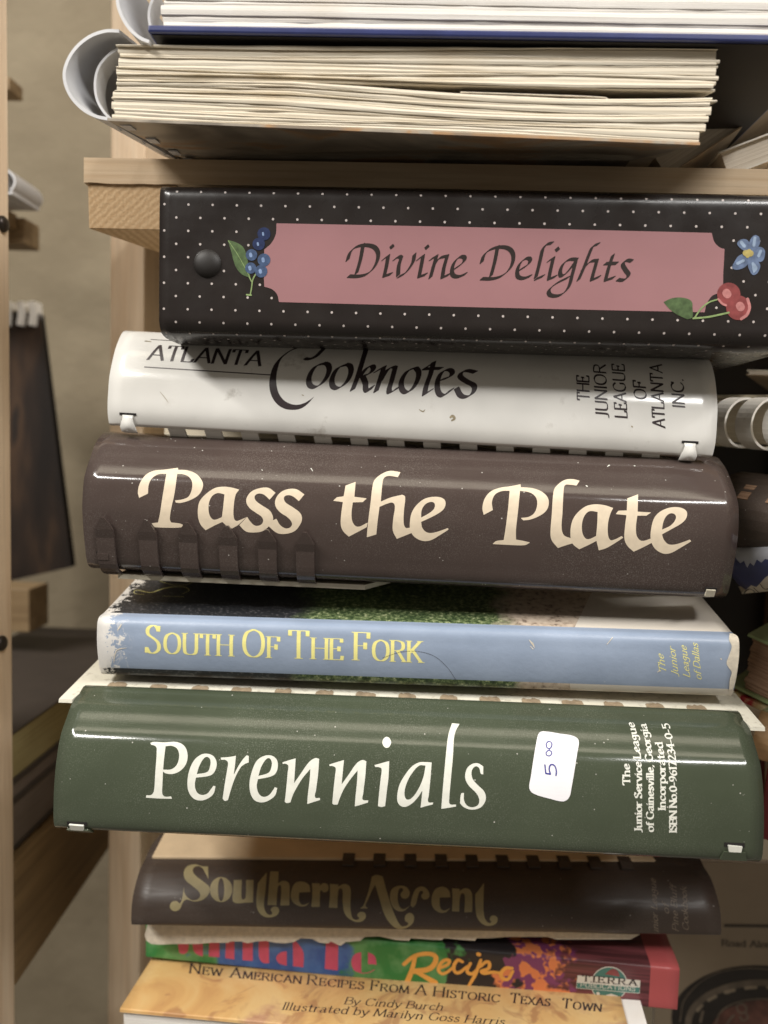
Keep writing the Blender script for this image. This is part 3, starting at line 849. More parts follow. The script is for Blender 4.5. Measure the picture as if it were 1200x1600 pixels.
PER = [
 (210, 1110, [(100,203,1),(120,197),(190,200),(260,197),(310,220),(332,270),(325,330),(290,375),(240,397),(195,393),(178,380,1),(180,370,1),(230,368),(265,340),(280,285),(268,240),(235,222),(195,224,1),(183,330),(175,470),(175,520),(190,538),(230,537,1),(235,552,1),(150,550),(72,545,1),(75,530,1),(105,528),(122,505),(130,400),(140,240),(130,222),(105,215,1)]),
 (210, 1110, [(507,475,1),(495,520),(460,550),(415,563),(370,550),(338,505),(332,440),(345,370),(375,310),(420,275),(465,272),(500,292),(515,335),(500,385),(470,408),(385,420,1),(378,465),(390,510),(420,528),(455,520),(480,490),(495,470,1)], [(390,398,1),(405,350),(430,305),(455,290),(475,310),(472,355),(455,385)]),
 (210, 1110, [(540,295,1),(600,290),(635,283,1),(628,350),(620,405,1),(655,340),(700,282),(715,285,1),(715,325,1),(690,335),(665,355),(630,420),(605,490),(585,560,1),(565,565),(552,550,1),(565,460),(580,370),(585,325),(570,310),(542,308,1)]),
 (210, 1110, [(893,485,1),(880,530),(840,562),(795,575),(750,560),(725,515),(720,450),(735,380),(765,315),(810,285),(855,282),(888,305),(897,345),(885,390),(855,412),(772,430,1),(765,475),(778,520),(805,540),(840,530),(865,500),(878,480,1)], [(775,410,1),(790,360),(815,315),(840,298),(858,320),(855,360),(838,390)]),
 (210, 1110, [(925,325,1),(965,312),(1008,300,1),(1003,380),(998,455,1),(1040,395),(1090,325),(1130,298),(1155,303,1),(1148,400),(1135,500),(1130,543),(1160,547,1),(1160,560,1),(1120,572),(1080,585,1),(1085,520),(1095,440),(1100,365,1),(1050,425),(1010,490),(990,530),(975,575,1),(950,578),(940,570,1),(950,480),(958,390),(962,345),(945,333),(927,335,1)]),
 (480, 1110, [(138,338,1),(180,325),(230,310,1),(222,390),(215,463,1),(260,400),(310,330),(345,310),(370,318,1),(362,420),(350,520),(347,557),(382,562,1),(380,575,1),(340,588),(297,600,1),(303,530),(312,440),(315,375,1),(270,430),(230,490),(205,545),(190,588,1),(165,588),(157,580,1),(165,490),(175,400),(178,360),(160,348),(140,348,1)]),
 (480, 1110, [(420,342,1),(470,328),(513,316,1),(508,420),(497,510),(487,598,1),(465,603),(442,598,1),(450,510),(460,420),(465,365),(450,355),(425,353,1)]),
 (480, 1110, [(497,165),(525,200),(497,235),(469,200)]),
 (480, 1110, [(778,325,1),(770,430),(760,530),(757,572),(787,575,1),(785,587,1),(745,597),(708,608,1),(715,550),(720,500,1),(690,545),(650,585),(605,603),(572,585),(562,545),(575,470),(610,405),(655,350),(700,325),(740,323)], [(740,345,1),(700,345),(650,400),(620,460),(608,515),(620,555),(650,550),(690,500),(725,420)]),
 (480, 1110, [(905,80,1),(952,85,1),(930,125),(918,170),(910,300),(897,440),(888,550),(892,585),(930,588,1),(930,600,1),(885,608),(838,615,1),(845,520),(860,350),(875,200),(885,140)]),
 (480, 1110, [(1100,350,1),(1100,400,1),(1085,395),(1075,360),(1050,350),(1028,380),(1035,430),(1070,470),(1108,510),(1115,560),(1085,605),(1030,620),(980,605),(955,580,1),(962,520),(980,515,1),(980,560),(1000,595),(1035,605),(1068,590),(1075,555),(1055,515),(1010,470),(988,425),(995,370),(1025,338),(1065,330)]),
]
ink('title_lettering', SG, traced(PER), MAT['white_ink'], gb)
kw = dict(pen=0.10, ang=0.35, r=0.04, serif=0.11, track=0.10, space=0.30)
sh = []
for t, p0, p1, up in (('The', (984, 1226), (984, 1194), (-11, 0)),
                      ('Junior Service League', (1002.5, 1299), (1002.5, 1129), (-11, 0)),
                      ('of Gainesville, Georgia', (1021, 1299), (1021, 1131), (-11, 0)),
                      ('Incorporated', (1039.5, 1265), (1039.5, 1160), (-11, 0)),
                      ('ISBN No.0-9617234-0-5', (1057, 1300), (1057, 1131), (-11, 0))):
    ln = fit_text(t, p0, p1, up, **kw)
    sh += [s_[:1] + ([(x - .0017 * max(0, 1215 - y) ** 2, y) for x, y in s_[1]],) + s_[2:] for s_ in ln]
ink('publisher_lettering', SG, sh, MAT['white_ink'], gb, h=0.0001)
# price sticker
st = empty('price_sticker', None)
o = ink('price_sticker', SG, [('poly', [(p[0], p[1]) for p in catmull([(849, 1143), (877, 1147), (895, 1150), (904, 1157), (902, 1175), (893, 1230), (889, 1246), (880, 1252), (860, 1248), (834, 1240), (827, 1232), (829, 1215), (838, 1160), (842, 1146)], 4, closed=True)])],
        MAT['sticker_paper'], gb, off=0.00016)
bpy.data.objects.remove(st)
ink('handwritten_price', SG, fit_text('5', (870, 1213), (868, 1194), (-17, -1), pen=.01, r=.06) + [('round', stroke([(853, 1176), (857, 1173), (862, 1176), (859, 1181), (854, 1180), (853, 1176)]), .9), ('round', stroke([(853, 1163), (857, 1159), (862, 1162), (860, 1169), (855, 1169), (853, 1163)]), .9),
    ('round', stroke([(857, 1173), (859, 1170)]), .8)], MAT['blue_pen'], gb, off=0.00024)

# --- white comb: Atlanta Cooknotes
SA = comb_profile(Spine((168, 640), 0.281, (1118, 690), 0.281),
                  [(191, 520), (182, 540), (176, 562), (171, 588), (169, 612), (168, 640), (170, 660)],
                  [(0.030, -0.001), (0.012, 0.0016), (0.004, 0.0014)], [(0.0012, -0.0008), (0.003, -0.0010)])
ab = empty('comb_bound_cookbook', SA.M, 'cookbook with white plastic comb spine and black lettering under the polka dot binder', 'cookbook')
shell('comb_spine', SA, MAT['white_comb'], ab, 0.0010, nu=40)
ty, tz = SA.top; by, bz = SA.bot
box('front_cover', -0.001, SA.L + 0.001, ty + 0.010, ty + 0.15, tz - 0.001, tz, MAT['cover_cream'], ab)
box('page_block', 0.006, SA.L - 0.006, ty + 0.034, ty + 0.15, bz - 0.004, tz - 0.0014, MAT['page_cream'], ab)
box('back_cover', 0.001, SA.L - 0.001, by + 0.030, by + 0.15, bz - 0.0066, bz - 0.0056, MAT['cover_cream'], ab)
# comb fingers curling back under the spine
for k in range(15):
    cx = 268.5 + 57.6 * k
    if cx > 1070: break
    u = SA.ony(cx, 665 + (cx - 180) * .056, by)[0]
    w = 0.0032; pr = [(0.0030, -0.0006), (0.0048, -0.0030), (0.009, -0.0052), (0.015, -0.0056)]
    V = []; F = []
    for (dy, dz) in pr:
        for dn in (0, -0.0008):
            V += [(u - w + dy * .25, by + dy, bz + dz + dn), (u + w + dy * .25, by + dy, bz + dz + dn)]
    for q in range(len(pr) - 1):
        a, b = 4 * q, 4 * q + 4
        F += [(a, a + 1, b + 1, b), (a + 2, b + 2, b + 3, a + 3), (a, b, b + 2, a + 2), (a + 1, a + 3, b + 3, b + 1)]
    F += [(0, 2, 3, 1), (12, 13, 15, 14)]
    mesh('comb_finger', V, F, MAT['white_comb'], ab, smooth=False)
# locking tabs at both lower corners
for cx, cy, s_ in ((200, 648, 1), (1078, 692, 1)):
    u0, s0 = SA.uv(cx - 13, cy); u1, _ = SA.uv(cx + 13, cy); sv = SA.uv(cx, cy)[1]
    strip('locking_slot', SA, MAT['slot_dark'], ab, [(u0, sv - .0007), (u1, sv - .0007), (u1, sv + .0002), (u0, sv + .0002)], 0.0001, 0.0001)
    um = (u0 + u1) / 2
    prof = [(-0.0001, -0.0000), (-0.0007, -0.0012), (-0.0008, -0.0028), (-0.0003, -0.0046), (0.0014, -0.0062), (0.004, -0.0066)]
    ww = [0.0021, 0.0018, 0.0022, 0.0028, 0.0028, 0.0024]
    base = SA.P(um, sv, 0)
    V = []; F = []
    for (dy, dz), w in zip(prof, ww):
        for dn in (0, 0.0009):
            V += [(um - w, base[1] + dy + dn, base[2] + dz), (um + w, base[1] + dy + dn, base[2] + dz)]
    for q in range(len(prof) - 1):
        a, b = 4 * q, 4 * q + 4
        F += [(a, a + 1, b + 1, b), (a + 2, b + 2, b + 3, a + 3), (a, b, b + 2, a + 2), (a + 1, a + 3, b + 3, b + 1)]
    F += [(0, 2, 3, 1)]; e = 4 * (len(prof) - 1); F += [(e, e + 1, e + 3, e + 2)]
    mesh('locking_tab', V, F, MAT['white_comb'], ab, smooth=True)
A40 = R(38)
def nibs(strokes, ox, oy, k, half, ang, r): return [('nib', stroke(s_, ox, oy, k), half / k, ang, r / k) for s_ in strokes]
# ATLANTA between two rules
sh = fit_text('ATLANTA', (231, 562), (406, 572), (8, -23), pen=0.085, ang=0.25, r=0.02, serif=0.0, track=0.13)
ink('small_title_lettering', SA, sh, MAT['dark_ink'], ab)
ink('title_rules', SA, [('round', [(226, 573.5), (424, 586)], 0.9), ('round', [(236, 530.5), (270, 532.5)], 0.7)], MAT['dark_ink'], ab)
# Cooknotes: swash C traced, the rest broad nib
COOK = [(400, 510, [(300,248,1),(235,310),(203,400),(190,480),(195,560),(215,630),(260,690),(320,725),(390,735),(460,715),(510,685),(545,660,1),(480,730),(420,770),(350,782),(270,772),(200,730),(150,660),(126,570),(130,480),(160,380),(210,310),(270,258),(340,215),(400,196),(480,190),(400,205),(345,222)]),
        (400, 510, [(440,308,1),(475,290),(510,294),(550,275),(600,225),(640,190),(675,190,1),(640,225),(590,275),(550,300),(500,318),(460,320)])]
sh = [('poly', outline(it[2], it[0], it[1], 6.0)) for it in COOK]
sh += nibs([[(650,345),(560,375),(500,470),(505,550),(560,570),(640,510),(685,420),(675,360),(630,345)],
            [(860,358),(770,390),(715,485),(720,560),(770,580),(850,520),(890,430),(880,370),(840,355)],
            [(1040,190),(1000,320),(950,480),(905,595)], [(975,470),(1030,400),(1085,370),(1100,400),(1060,445),(990,470)],
            [(1000,470),(1025,530),(1040,605),(1090,565)]], 400, 510, 6.0, 26, R(35), 4)
sh += nibs([[(105,425),(160,390),(180,380)], [(180,378),(145,490),(105,610)], [(140,520),(210,410),(265,380),(285,385)], [(285,385),(255,500),(228,615),(270,605),(315,570)],
            [(470,390),(400,420),(345,510),(350,590),(390,620),(450,580),(495,500),(505,430),(480,390)],
            [(645,335),(615,450),(575,560),(560,640)], [(560,640),(620,598)], [(560,400),(640,395),(715,395)], [(560,395),(640,345)],
            [(720,500),(800,470),(820,430),(780,405),(715,440),(680,530),(690,620),(730,650),(780,620),(815,590)],
            [(1035,430),(960,415),(910,430),(895,470),(960,520),(1025,560),(1015,620),(960,660),(900,650),(860,580)]], 570, 510, 6.0, 26, R(35), 4)
ink('title_lettering', SA, sh, MAT['dark_ink'], ab)
sh = []
for t, p0, p1 in (('THE', (921, 626), (920, 588)), ('JUNIOR', (950, 651), (946, 570)), ('LEAGUE', (980, 653), (975, 570)),
                  ('OF', (1010, 624), (1008, 596)), ('ATLANTA', (1039, 668), (1034, 570)), ('INC.', (1070, 637), (1067, 592))):
    sh += fit_text(t, p0, p1, (-19, -1.5), pen=0.055, ang=0.3, r=0.03, serif=0, track=0.14)
ink('publisher_lettering', SA, sh, MAT['dark_ink'], ab, h=0.0001)

plain('stain_brown', srgb(150, 138, 112), .6, .3, 600)
for spot in (('round', stroke([(704, 652), (707, 650), (710, 654), (706, 657)]), [1.6, 2.2, 1.2]), ('round', [(227, 533), (236, 534)], [1.2, 1.8, .8]), ('round', [(987, 666), (988, 667)], 1.0), ('round', stroke([(655, 640), (661, 643), (664, 640)]), [.6, 1.0, .4]),
             ('round', [(472, 617), (474, 618)], .7), ('round', stroke([(250, 612), (258, 622), (263, 629)]), [.3, .5, .3])):
    ink('stain_spot', SA, [spot], MAT['stain_brown'], ab)

# --- black polka dot binder: Divine Delights
SB = Spine((249, 405), 0.265, (1245, 424.5), 0.265)
ztb = SB.ony(246, 289)[1]; zbb = SB.ony(256, 507)[1]
SB.profile([(0.19, ztb + .001), (0.010, ztb + .001), (0.0035, ztb + .0006), (0.0008, ztb - .0012), (0, ztb - .0050), (0, 0), (0, zbb + .0040), (0.0003, zbb + .0006), (0.0022, zbb - .0022), (0.0060, zbb - .0034), (0.012, zbb - .0038), (0.19, zbb - .004)], 5)
db = empty('ring_binder', SB.M, 'black polka dot ring binder with pink label and painted fruit', 'binder')
n = NT('black_vinyl')
c = n.mix(n.val(n.noise(40, detail=4), .35, .7), srgb(34, 29, 28), srgb(42, 37, 35))
n.bump(n.noise(90, detail=3), .04, .002); n.bump(n.noise(22, detail=2), .06, .003)
MAT['black_vinyl'] = n.out(c, n.val(n.noise(60, detail=4), .3, .7, .20, .34), .5)
def vin_warp(p, u, s):
    q = p.copy()
    e = np.exp(-((s - 0.2435) / 0.004) ** 2) if False else 0
    return q
shell('vinyl_cover', SB, MAT['black_vinyl'], db, 0.0022, nu=60)
box('page_block', 0.006, SB.L - 0.006, 0.02, 0.18, zbb + 0.004, ztb - 0.004, MAT['page_white'], db)
ru, rs = SB.uv(324, 412)
bm = bmesh.new()                                    # domed rivet
prev = None
for r_, h_ in ((0.0048, 0.0), (0.0044, 0.0006), (0.0034, 0.0013), (0.0018, 0.0017), (0.0004, 0.0018)):
    ring = [bm.verts.new((ru + r_ * math.cos(a), -h_ - 0.0001, SB.P(ru, rs)[2] + r_ * math.sin(a))) for a in (2 * math.pi * k / 24 for k in range(24))]
    if prev:
        for k in range(24): bm.faces.new((prev[k], prev[(k + 1) % 24], ring[(k + 1) % 24], ring[k]))
    prev = ring
bm.faces.new(prev)
bmesh.ops.recalc_face_normals(bm, faces=bm.faces[:])
from_bm('rivet', bm, MAT['black_card'], db, smooth=True)
# polka dots: staggered rows
lab = [(432, 349, 1), (780, 356), (1112, 364, 1), (1116, 378), (1125, 387), (1132, 389, 1), (1130, 425), (1127, 455), (1113, 462), (1104, 475), (1101, 488, 1), (780, 481), (436, 472, 1), (433, 460), (425, 452), (413, 448, 1), (412, 420), (413, 390, 1), (424, 380), (431, 366)]
labp = [tuple(p) for p in catmull(lab, 5, closed=True)]
def inside(p, poly):
    c = False
    for (ax, ay), (bx, by) in zip(poly, poly[1:] + poly[:1]):
        if (ay > p[1]) != (by > p[1]) and p[0] < (bx - ax) * (p[1] - ay) / (by - ay) + ax: c = not c
    return c
Pt = [at(q[0], q[1], .266) for q in labp]
labuv = [SB.uv(*q) for q in labp]
u0d, s0d = SB.uv(257, 319); du = 37.5 * SB.scale; ds = 19.75 * SB.scale
V = []; F = []
sv = s0d - 2 * ds; row = -2
while sv < SB.s[-1] - 0.170:
    uu = u0d + (du / 2 if row % 2 else 0) - du
    while uu < SB.L - 0.002:
        if uu > 0.0012 and not inside((uu, sv), labuv) and math.hypot(uu - ru, sv - rs) > 0.0055:
            i = len(V)
            V += [tuple(SB.P(uu + .00042 * math.cos(a), sv + .00042 * math.sin(a), 0.00004)) for a in (2 * math.pi * k / 10 for k in range(10))]
            F.append(tuple(range(i, i + 10)))
        uu += du
    sv += ds; row += 1
mesh('polka_dots', V, F, MAT['dot_ink'], db)
ink('label_panel', SB, [('poly', labp)], MAT['pink_label'], db, off=0.00007, h=0.0002)
DIV = [[(190,128),(172,225),(148,308)], [(100,326),(160,327),(215,312),(262,265),(284,195),(265,150),(215,133),(150,142),(110,175),(92,226)],
       [(315,222),(346,198)], [(346,198),(335,265),(322,322)], [(322,326),(364,312)], [(366,136),(373,148)],
       [(385,222),(415,204),(428,212)], [(428,210),(412,262),(408,322)], [(412,330),(455,305),(500,240),(510,190)],
       [(532,222),(564,198)], [(564,198),(552,265),(540,325)], [(540,330),(582,315)], [(585,139),(592,151)],
       [(612,222),(648,200)], [(648,200),(628,270),(610,335)], [(628,262),(665,215),(715,200)], [(715,202),(695,270),(685,330)], [(685,335),(728,315)],
       [(755,285),(815,240),(822,210),(790,208),(752,255),(748,315),(780,330),(830,312)]]
sh = nibs(DIV, 520, 350, 4.0, 13.5, R(42), 2.2)
DEL = [[(150,142),(132,235),(108,325)], [(50,342),(120,342),(180,322),(232,270),(248,200),(225,158),(170,144),(105,160),(65,195),(50,240)],
       [(285,290),(345,248),(350,218),(318,220),(280,265),(275,325),(308,340),(355,325)],
       [(490,120),(455,128),(430,160)], [(430,160),(410,250),(388,335)], [(388,345),(435,325)],
       [(468,232),(498,212)], [(498,212),(482,280),(470,340)], [(470,345),(512,328)], [(519,152),(527,166)],
       [(645,222),(600,222),(560,250),(540,300),(550,325),(590,295),(640,228)], [(640,225),(615,320),(590,400),(540,445),(480,445),(470,415),(520,370),(590,335)],
       [(780,125),(745,140),(725,180),(690,270),(655,350)], [(680,285),(730,235),(770,228)], [(770,230),(750,300),(738,345)], [(738,350),(785,330)],
       [(870,195),(845,270),(825,345)], [(825,352),(875,335)], [(822,248),(895,246)],
       [(988,232),(955,228),(932,250),(950,290),(968,320),(940,350),(900,348)]]
sh += nibs(DEL, 740, 350, 4.0, 13.0, R(42), 2.2)
ink('title_lettering', SB, sh, MAT['title_ink'], db, off=0.00013)
# painted fruit and flower
def art(name, shapes, mat, off): ink(name, SB, shapes, MAT[mat], db, off=off, h=0.00014)
Z8 = lambda pts: [(330 + x / 8, 330 + y / 8) for x, y in pts]
art('printed_leaf', [('poly', Z8(catmull([(205,360,1),(310,390),(400,450),(445,560),(470,700),(490,830,1),(400,800),(320,720),(280,620),(250,500)], 5, closed=True)))], 'leaf_green', .00011)
art('printed_stem', [('round', Z8(catmull([(560,780),(520,860),(505,960),(490,1040)], 5)), 1.0), ('round', Z8([(475,820), (505,880)]), .9), ('round', Z8([(445,1045), (500,1050)]), 1.2),
                     ('round', Z8(catmull([(215,370),(330,540),(420,700),(480,820)], 5)), .5)], 'leaf_light', .00014)
B = [(660,285,82), (595,412,78), (505,548,72), (660,610,80), (495,712,70), (625,752,78)]
art('printed_berries', [('poly', Z8(disc(x, y, r_))) for x, y, r_ in B[:2]], 'berry_dark', .00014)
art('printed_berries', [('poly', Z8(disc(x, y, r_))) for x, y, r_ in B[2:]], 'berry_blue', .00017)
art('printed_berries', [('round', Z8([(x - 12, y - 10), (x - 8, y + 12)]), 2.4 if i > 1 else 1.6) for i, (x, y, r_) in enumerate(B)], 'berry_light', .00020)
Z6 = lambda pts: [(1020 + x / 6.667, 340 + y / 6.667) for x, y in pts]
art('printed_cherries', [('poly', Z6(disc(790, 800, 122))), ('poly', Z6(disc(890, 940, 128)))], 'cherry_red', .00012)
art('printed_cherries', [('round', Z6([(765, 785), (775, 800)]), 6.0), ('round', Z6([(905, 920), (915, 935)]), 6.0), ('round', Z6(catmull([(985, 850), (1005, 930), (980, 1010), (920, 1055)], 5)), 2.2), ('round', Z6(catmull([(680, 850), (720, 895), (760, 915)], 5)), 1.6)], 'cherry_light', .00016)
art('printed_leaf', [('poly', Z6(catmull([(110,880,1),(200,840),(310,835),(400,870),(412,940),(410,1040),(360,1060,1),(250,1010),(170,950)], 5, closed=True)))], 'leaf_green', .00012)
art('printed_stem', [('round', Z6(catmull([(430,1050),(500,950),(580,885),(665,855)], 5)), 1.1), ('round', Z6(catmull([(420,1050),(580,1035),(790,990)], 5)), 1.4)], 'leaf_light', .00018)
for pts in ([(985,360),(890,300),(880,260),(930,225),(990,240),(1010,320)], [(1000,350),(1010,240),(1060,185),(1110,210),(1105,290),(1040,350)],
            [(1010,370),(1080,310),(1150,320),(1168,380),(1130,460),(1050,430)], [(1000,385),(1080,440),(1118,510),(1055,600),(1000,540),(985,450)], [(985,380),(900,395),(850,460),(830,530),(920,535),(990,480)]):
    art('printed_petal', [('poly', Z6(catmull(pts, 5, closed=True)))], 'petal_blue', .00012 + random.uniform(0, .00004))
art('printed_petal_shine', [('round', Z6(catmull([(1040,480),(1060,530),(1050,570)], 5)), [2, 4, 1]), ('round', Z6([(920,260),(950,300)]), 2.5), ('round', Z6([(1060,215),(1050,290)]), 2.2), ('round', Z6([(1120,350),(1100,400)]), 2.2), ('round', Z6([(880,480),(940,450)]), 2.2)], 'petal_light', .0002)
art('printed_flower_heart', [('round', Z6([(965,370),(1015,375)]), 4.5), ('round', Z6([(985,400),(1000,350)]), 3)], 'flower_yellow', .00024)

plain('print_hair', srgb(60, 52, 50), .5, .1, 100)
# --- South of the Fork: hardback in a worn paper jacket
SF = Spine((151.5, 1003), 0.272, (1153, 1036), 0.272)
pb = SF.onx(212, 905); pc = SF.onx(163, 957)
pf = [SF.onx(*p) for p in ((153.5, 967), (151.5, 990), (152, 1013), (154.5, 1037), (157.5, 1050))]
dirb = ((pb[0] - pc[0]), (pb[1] - pc[1]))
pe = pf[-1]
SF.profile([(pb[0] + 0.11, pb[1] + 0.004), (pb[0] + 0.02, pb[1] + 0.004), (pb[0], pb[1]), (pc[0] + dirb[0] * .5, pc[1] + dirb[1] * .5), (pc[0], pc[1])] + pf +
           [(pe[0] + 0.0016, pe[1] - 0.0012), (pe[0] + 0.006, pe[1] - 0.0018), (pe[0] + 0.13, pe[1] + 0.006)], 5)
sfb = empty('hardback_cookbook', SF.M, 'hardback cookbook in worn pale blue jacket with yellow capitals on the green comb book', 'cookbook')
s_hi = SF.uv(400, 964)[1]; s_lo = SF.uv(400, 1052)[1]
n = NT('jacket_blue')
c = n.mix(n.val(n.noise(50, detail=4), .35, .65), srgb(142, 156, 178), srgb(152, 166, 188))
x = n.axis(0)
wear = n.noise(170, detail=6, rough=.75)
edge = n.val(x, 0.0165, -0.001)
wl = n.math('GREATER_THAN', n.math('ADD', n.math('MULTIPLY', wear, 1.0), n.math('MULTIPLY', edge, 0.46)), 0.78)
c = n.mix(n.math('MULTIPLY', wl, .9), c, srgb(226, 222, 216))
rid = n.math('ABSOLUTE', n.math('SUBTRACT', n.noise(95, detail=5, rough=.6, dist=.5), .5), 0)
cr = n.math('MULTIPLY', n.val(rid, .014, .003), n.val(x, 0.014, 0.003))
c = n.mix(n.math('MULTIPLY', cr, .8), c, srgb(226, 222, 216))
spk = n.math('MULTIPLY', n.val(n.voro(150), .10, .04), n.val(n.noise(90, detail=1), .62, .66))
c = n.mix(spk, c, srgb(226, 224, 222))
n.bump(n.noise(420, detail=4), .12, .0006); n.bump(wear, .2, .0005)
MAT['jacket_blue'] = n.out(c, .36, .5)
n = NT('jacket_photo')                               # photograph wrapped round the jacket: dark, leaves, sand, plain paper
x = n.axis(0)
warp = n.math('ADD', x, n.math('MULTIPLY', n.math('SUBTRACT', n.noise(60, detail=4), .5), .03))
leaf = n.noise(620, detail=5, rough=.7)
sand = n.noise(420, n.coord((1, 1, 1)), detail=4)
dark = n.mix(n.val(n.noise(900, detail=2), .55, .72), srgb(40, 41, 44), srgb(96, 94, 94))
green = n.ramp(leaf, [(.30, srgb(34, 42, 32)), (.47, srgb(66, 84, 52)), (.58, srgb(120, 134, 92)), (.70, srgb(206, 206, 166))])
sandc = n.ramp(sand, [(.3, srgb(96, 80, 70)), (.45, srgb(186, 168, 150)), (.6, srgb(204, 188, 170))])
c = n.mix(n.val(warp, .068, .078), dark, green)
c = n.mix(n.val(warp, .148, .156), c, sandc)
c = n.mix(n.math('GREATER_THAN', n.math('ADD', x, n.math('MULTIPLY', n.axis(1), -0.4)), .172), c, srgb(214, 206, 194))
wl = n.math('GREATER_THAN', n.math('ADD', n.noise(240, detail=6, rough=.75), n.math('MULTIPLY', n.val(x, .012, -.002), .42)), .78)
c = n.mix(wl, c, srgb(222, 216, 208))
n.bump(n.noise(500, detail=3), .12, .0005)
MAT['jacket_photo'] = n.out(c, .4, .5)
shell('dust_jacket', SF, MAT['jacket_blue'], sfb, 0.0012, nu=60, mats=[MAT['jacket_blue'], MAT['jacket_photo']], pick=lambda s: 0 if s_hi < s < s_lo else 1)
box('page_block', 0.003, SF.L - 0.003, 0.006, pb[0] + 0.10, pe[1] + .006, pc[1] - .001, MAT['page_cream'], sfb)
sh = fit_text('SOUTH', (229, 1021), (362, 1026), (0, -43), small=0, pen=.001) and []
for t, p0, p1, up in (('South', (228, 1020), (361, 1025), (0.5, -43)), ('Of', (380, 1026), (434, 1028), (.5, -43)),
                      ('The', (452, 1028), (533, 1031), (.5, -43)), ('Fork', (554, 1031), (657, 1035), (.5, -43))):
    sh += fit_text(t, p0, p1, up, small=0.76, pen=0.062, ang=0.0, r=0.012, serif=0.13, track=0.16)
ink('title_lettering', SF, sh, MAT['pale_yellow_ink'], sfb)
sh = []
for t, p0, p1 in (('The', (1041, 1052), (1036, 1023)), ('Junior', (1060, 1056), (1054, 1012)), ('League', (1078, 1058), (1072, 1010)), ('of Dallas', (1096, 1062), (1090, 1006))):
    sh += fit_text(t, p0, p1, (-10, -1), pen=.055, ang=.3, r=.03, serif=.07, slant=.22, track=.1)
ink('publisher_lettering', SF, sh, MAT['pale_yellow_ink'], sfb, h=0.0001)
ink('cover_swash', SF, [('round', stroke([(225, 929), (210, 927), (212, 922), (235, 926), (255, 920), (275, 917), (295, 921), (285, 928)]), [.7, .6, .6, 1.5, 1.8, 1.0, .6, .5]),
                        ('round', [(254, 931.5), (287, 932.5)], [.4, 1.3, .6]), ('round', stroke([(250, 908), (270, 914), (290, 914), (305, 908)]), .6)], MAT['pale_yellow_ink'], sfb)
tr = [(1140, 990, 1), (1147, 991), (1153, 996), (1155, 1010), (1153, 1040), (1146, 1075), (1139, 1079, 1), (1140, 1062), (1143, 1050), (1139, 1044), (1135, 1036), (1138, 1026), (1143, 1010), (1139, 1000)]
ink('worn_spine_end', SF, [('poly', [tuple(p) for p in catmull(tr, 4, closed=True)])], MAT['torn_white'], sfb, off=.00012)
for scuff in (('round', [(957, 996), (948, 1007)], [.6, 1.2, .4]), ('round', stroke([(827, 1000), (832, 1006), (835, 1012)]), [.4, 1.6, .4]), ('round', [(829, 1010), (833, 1014)], .6), ('round', [(1126, 1029), (1127, 1030)], .8),
    ('round', stroke([(183, 985), (187, 980), (190, 975)]), [.4, 1.2, .4]), ('round', stroke([(178, 1035), (181, 1018), (186, 1014), (198, 1012)]), [.5, .7, .8, .4]), ('round', [(1027, 1050), (1030, 1048)], [.4, 1.2])):
    ink('scuff_mark', SF, [scuff], MAT['torn_white'], sfb, off=.00012)
ink('loose_hair', SF, [('round', stroke([(598, 1028), (625, 1019), (655, 1018), (680, 1026), (700, 1044), (712, 1062)]), .32)], MAT['print_hair'], sfb, off=.0001)

# --- Southern Accent: dark brown comb, in the shade of the green one
SC = comb_profile(Spine((205, 1430), 0.297, (1127, 1446), 0.304),
                  [(228, 1340), (219, 1358), (212, 1381), (207, 1405), (205, 1430), (205.5, 1444)],
                  [(0.020, 0.000), (0.009, 0.0014), (0.003, 0.0010)], [(0.002, -0.0010), (0.006, -0.0022), (0.02, -0.0026)])
sc = empty('comb_bound_cookbook', SC.M, 'cookbook with dark brown comb spine and dull gold lettering below the green one', 'cookbook')
shell('comb_spine', SC, MAT['dark_comb'], sc, 0.0009, nu=36)
ty, tz = SC.top; by, bz = SC.bot
xl_, yl_ = SC.onz(232, 1336, tz + .0008)
hexa('front_cover', [(0.003, ty - 0.001, tz - .0002), (SC.L - .02, ty + .002, tz - .0002), (SC.L - .02, ty + .16, tz + .012), (0.003, ty + .16, tz + .012),
                     (0.003, ty - 0.001, tz + .0012), (SC.L - .02, ty + .002, tz + .0012), (SC.L - .02, ty + .16, tz + .0134), (0.003, ty + .16, tz + .0134)], MAT['cover_tan'], sc, .0003, 1)
box('page_block', 0.006, SC.L - 0.006, ty + .010, ty + .15, bz + .001, tz - .001, MAT['page_cream'], sc)
for k in range(16):                               # brown fingers reaching over the hinge of the cover
    cx = 545 + 48 * k if k < 10 else None
    if cx is None or cx > 1000: continue
    cy = 1336 + (cx - 230) * .012
    u, y = SC.onz(cx, cy, tz + .0016)
    V = []; F = []
    w = .0026
    for dy, dz in ((-.004, .0006), (-.001, .0018), (.0035, .0017), (.006, .0005)):
        for dn in (0, -.0007): V += [(u - w, y + dy, tz + dz + dn), (u + w, y + dy, tz + dz + dn)]
    for q in range(3):
        a, b = 4 * q, 4 * q + 4
        F += [(a, a + 1, b + 1, b), (a + 2, b + 2, b + 3, a + 3), (a, b, b + 2, a + 2), (a + 1, a + 3, b + 3, b + 1)]
    F += [(0, 2, 3, 1), (12, 13, 15, 14)]
    mesh('comb_finger', V, F, MAT['dark_comb'], sc)
def bowl(cx, cy, rx, ry, w, ox=250, oy=1340): return ('round', [(ox + x / 4, oy + y / 4) for x, y in disc(cx, cy, rx, ry, 24)], w / 4)
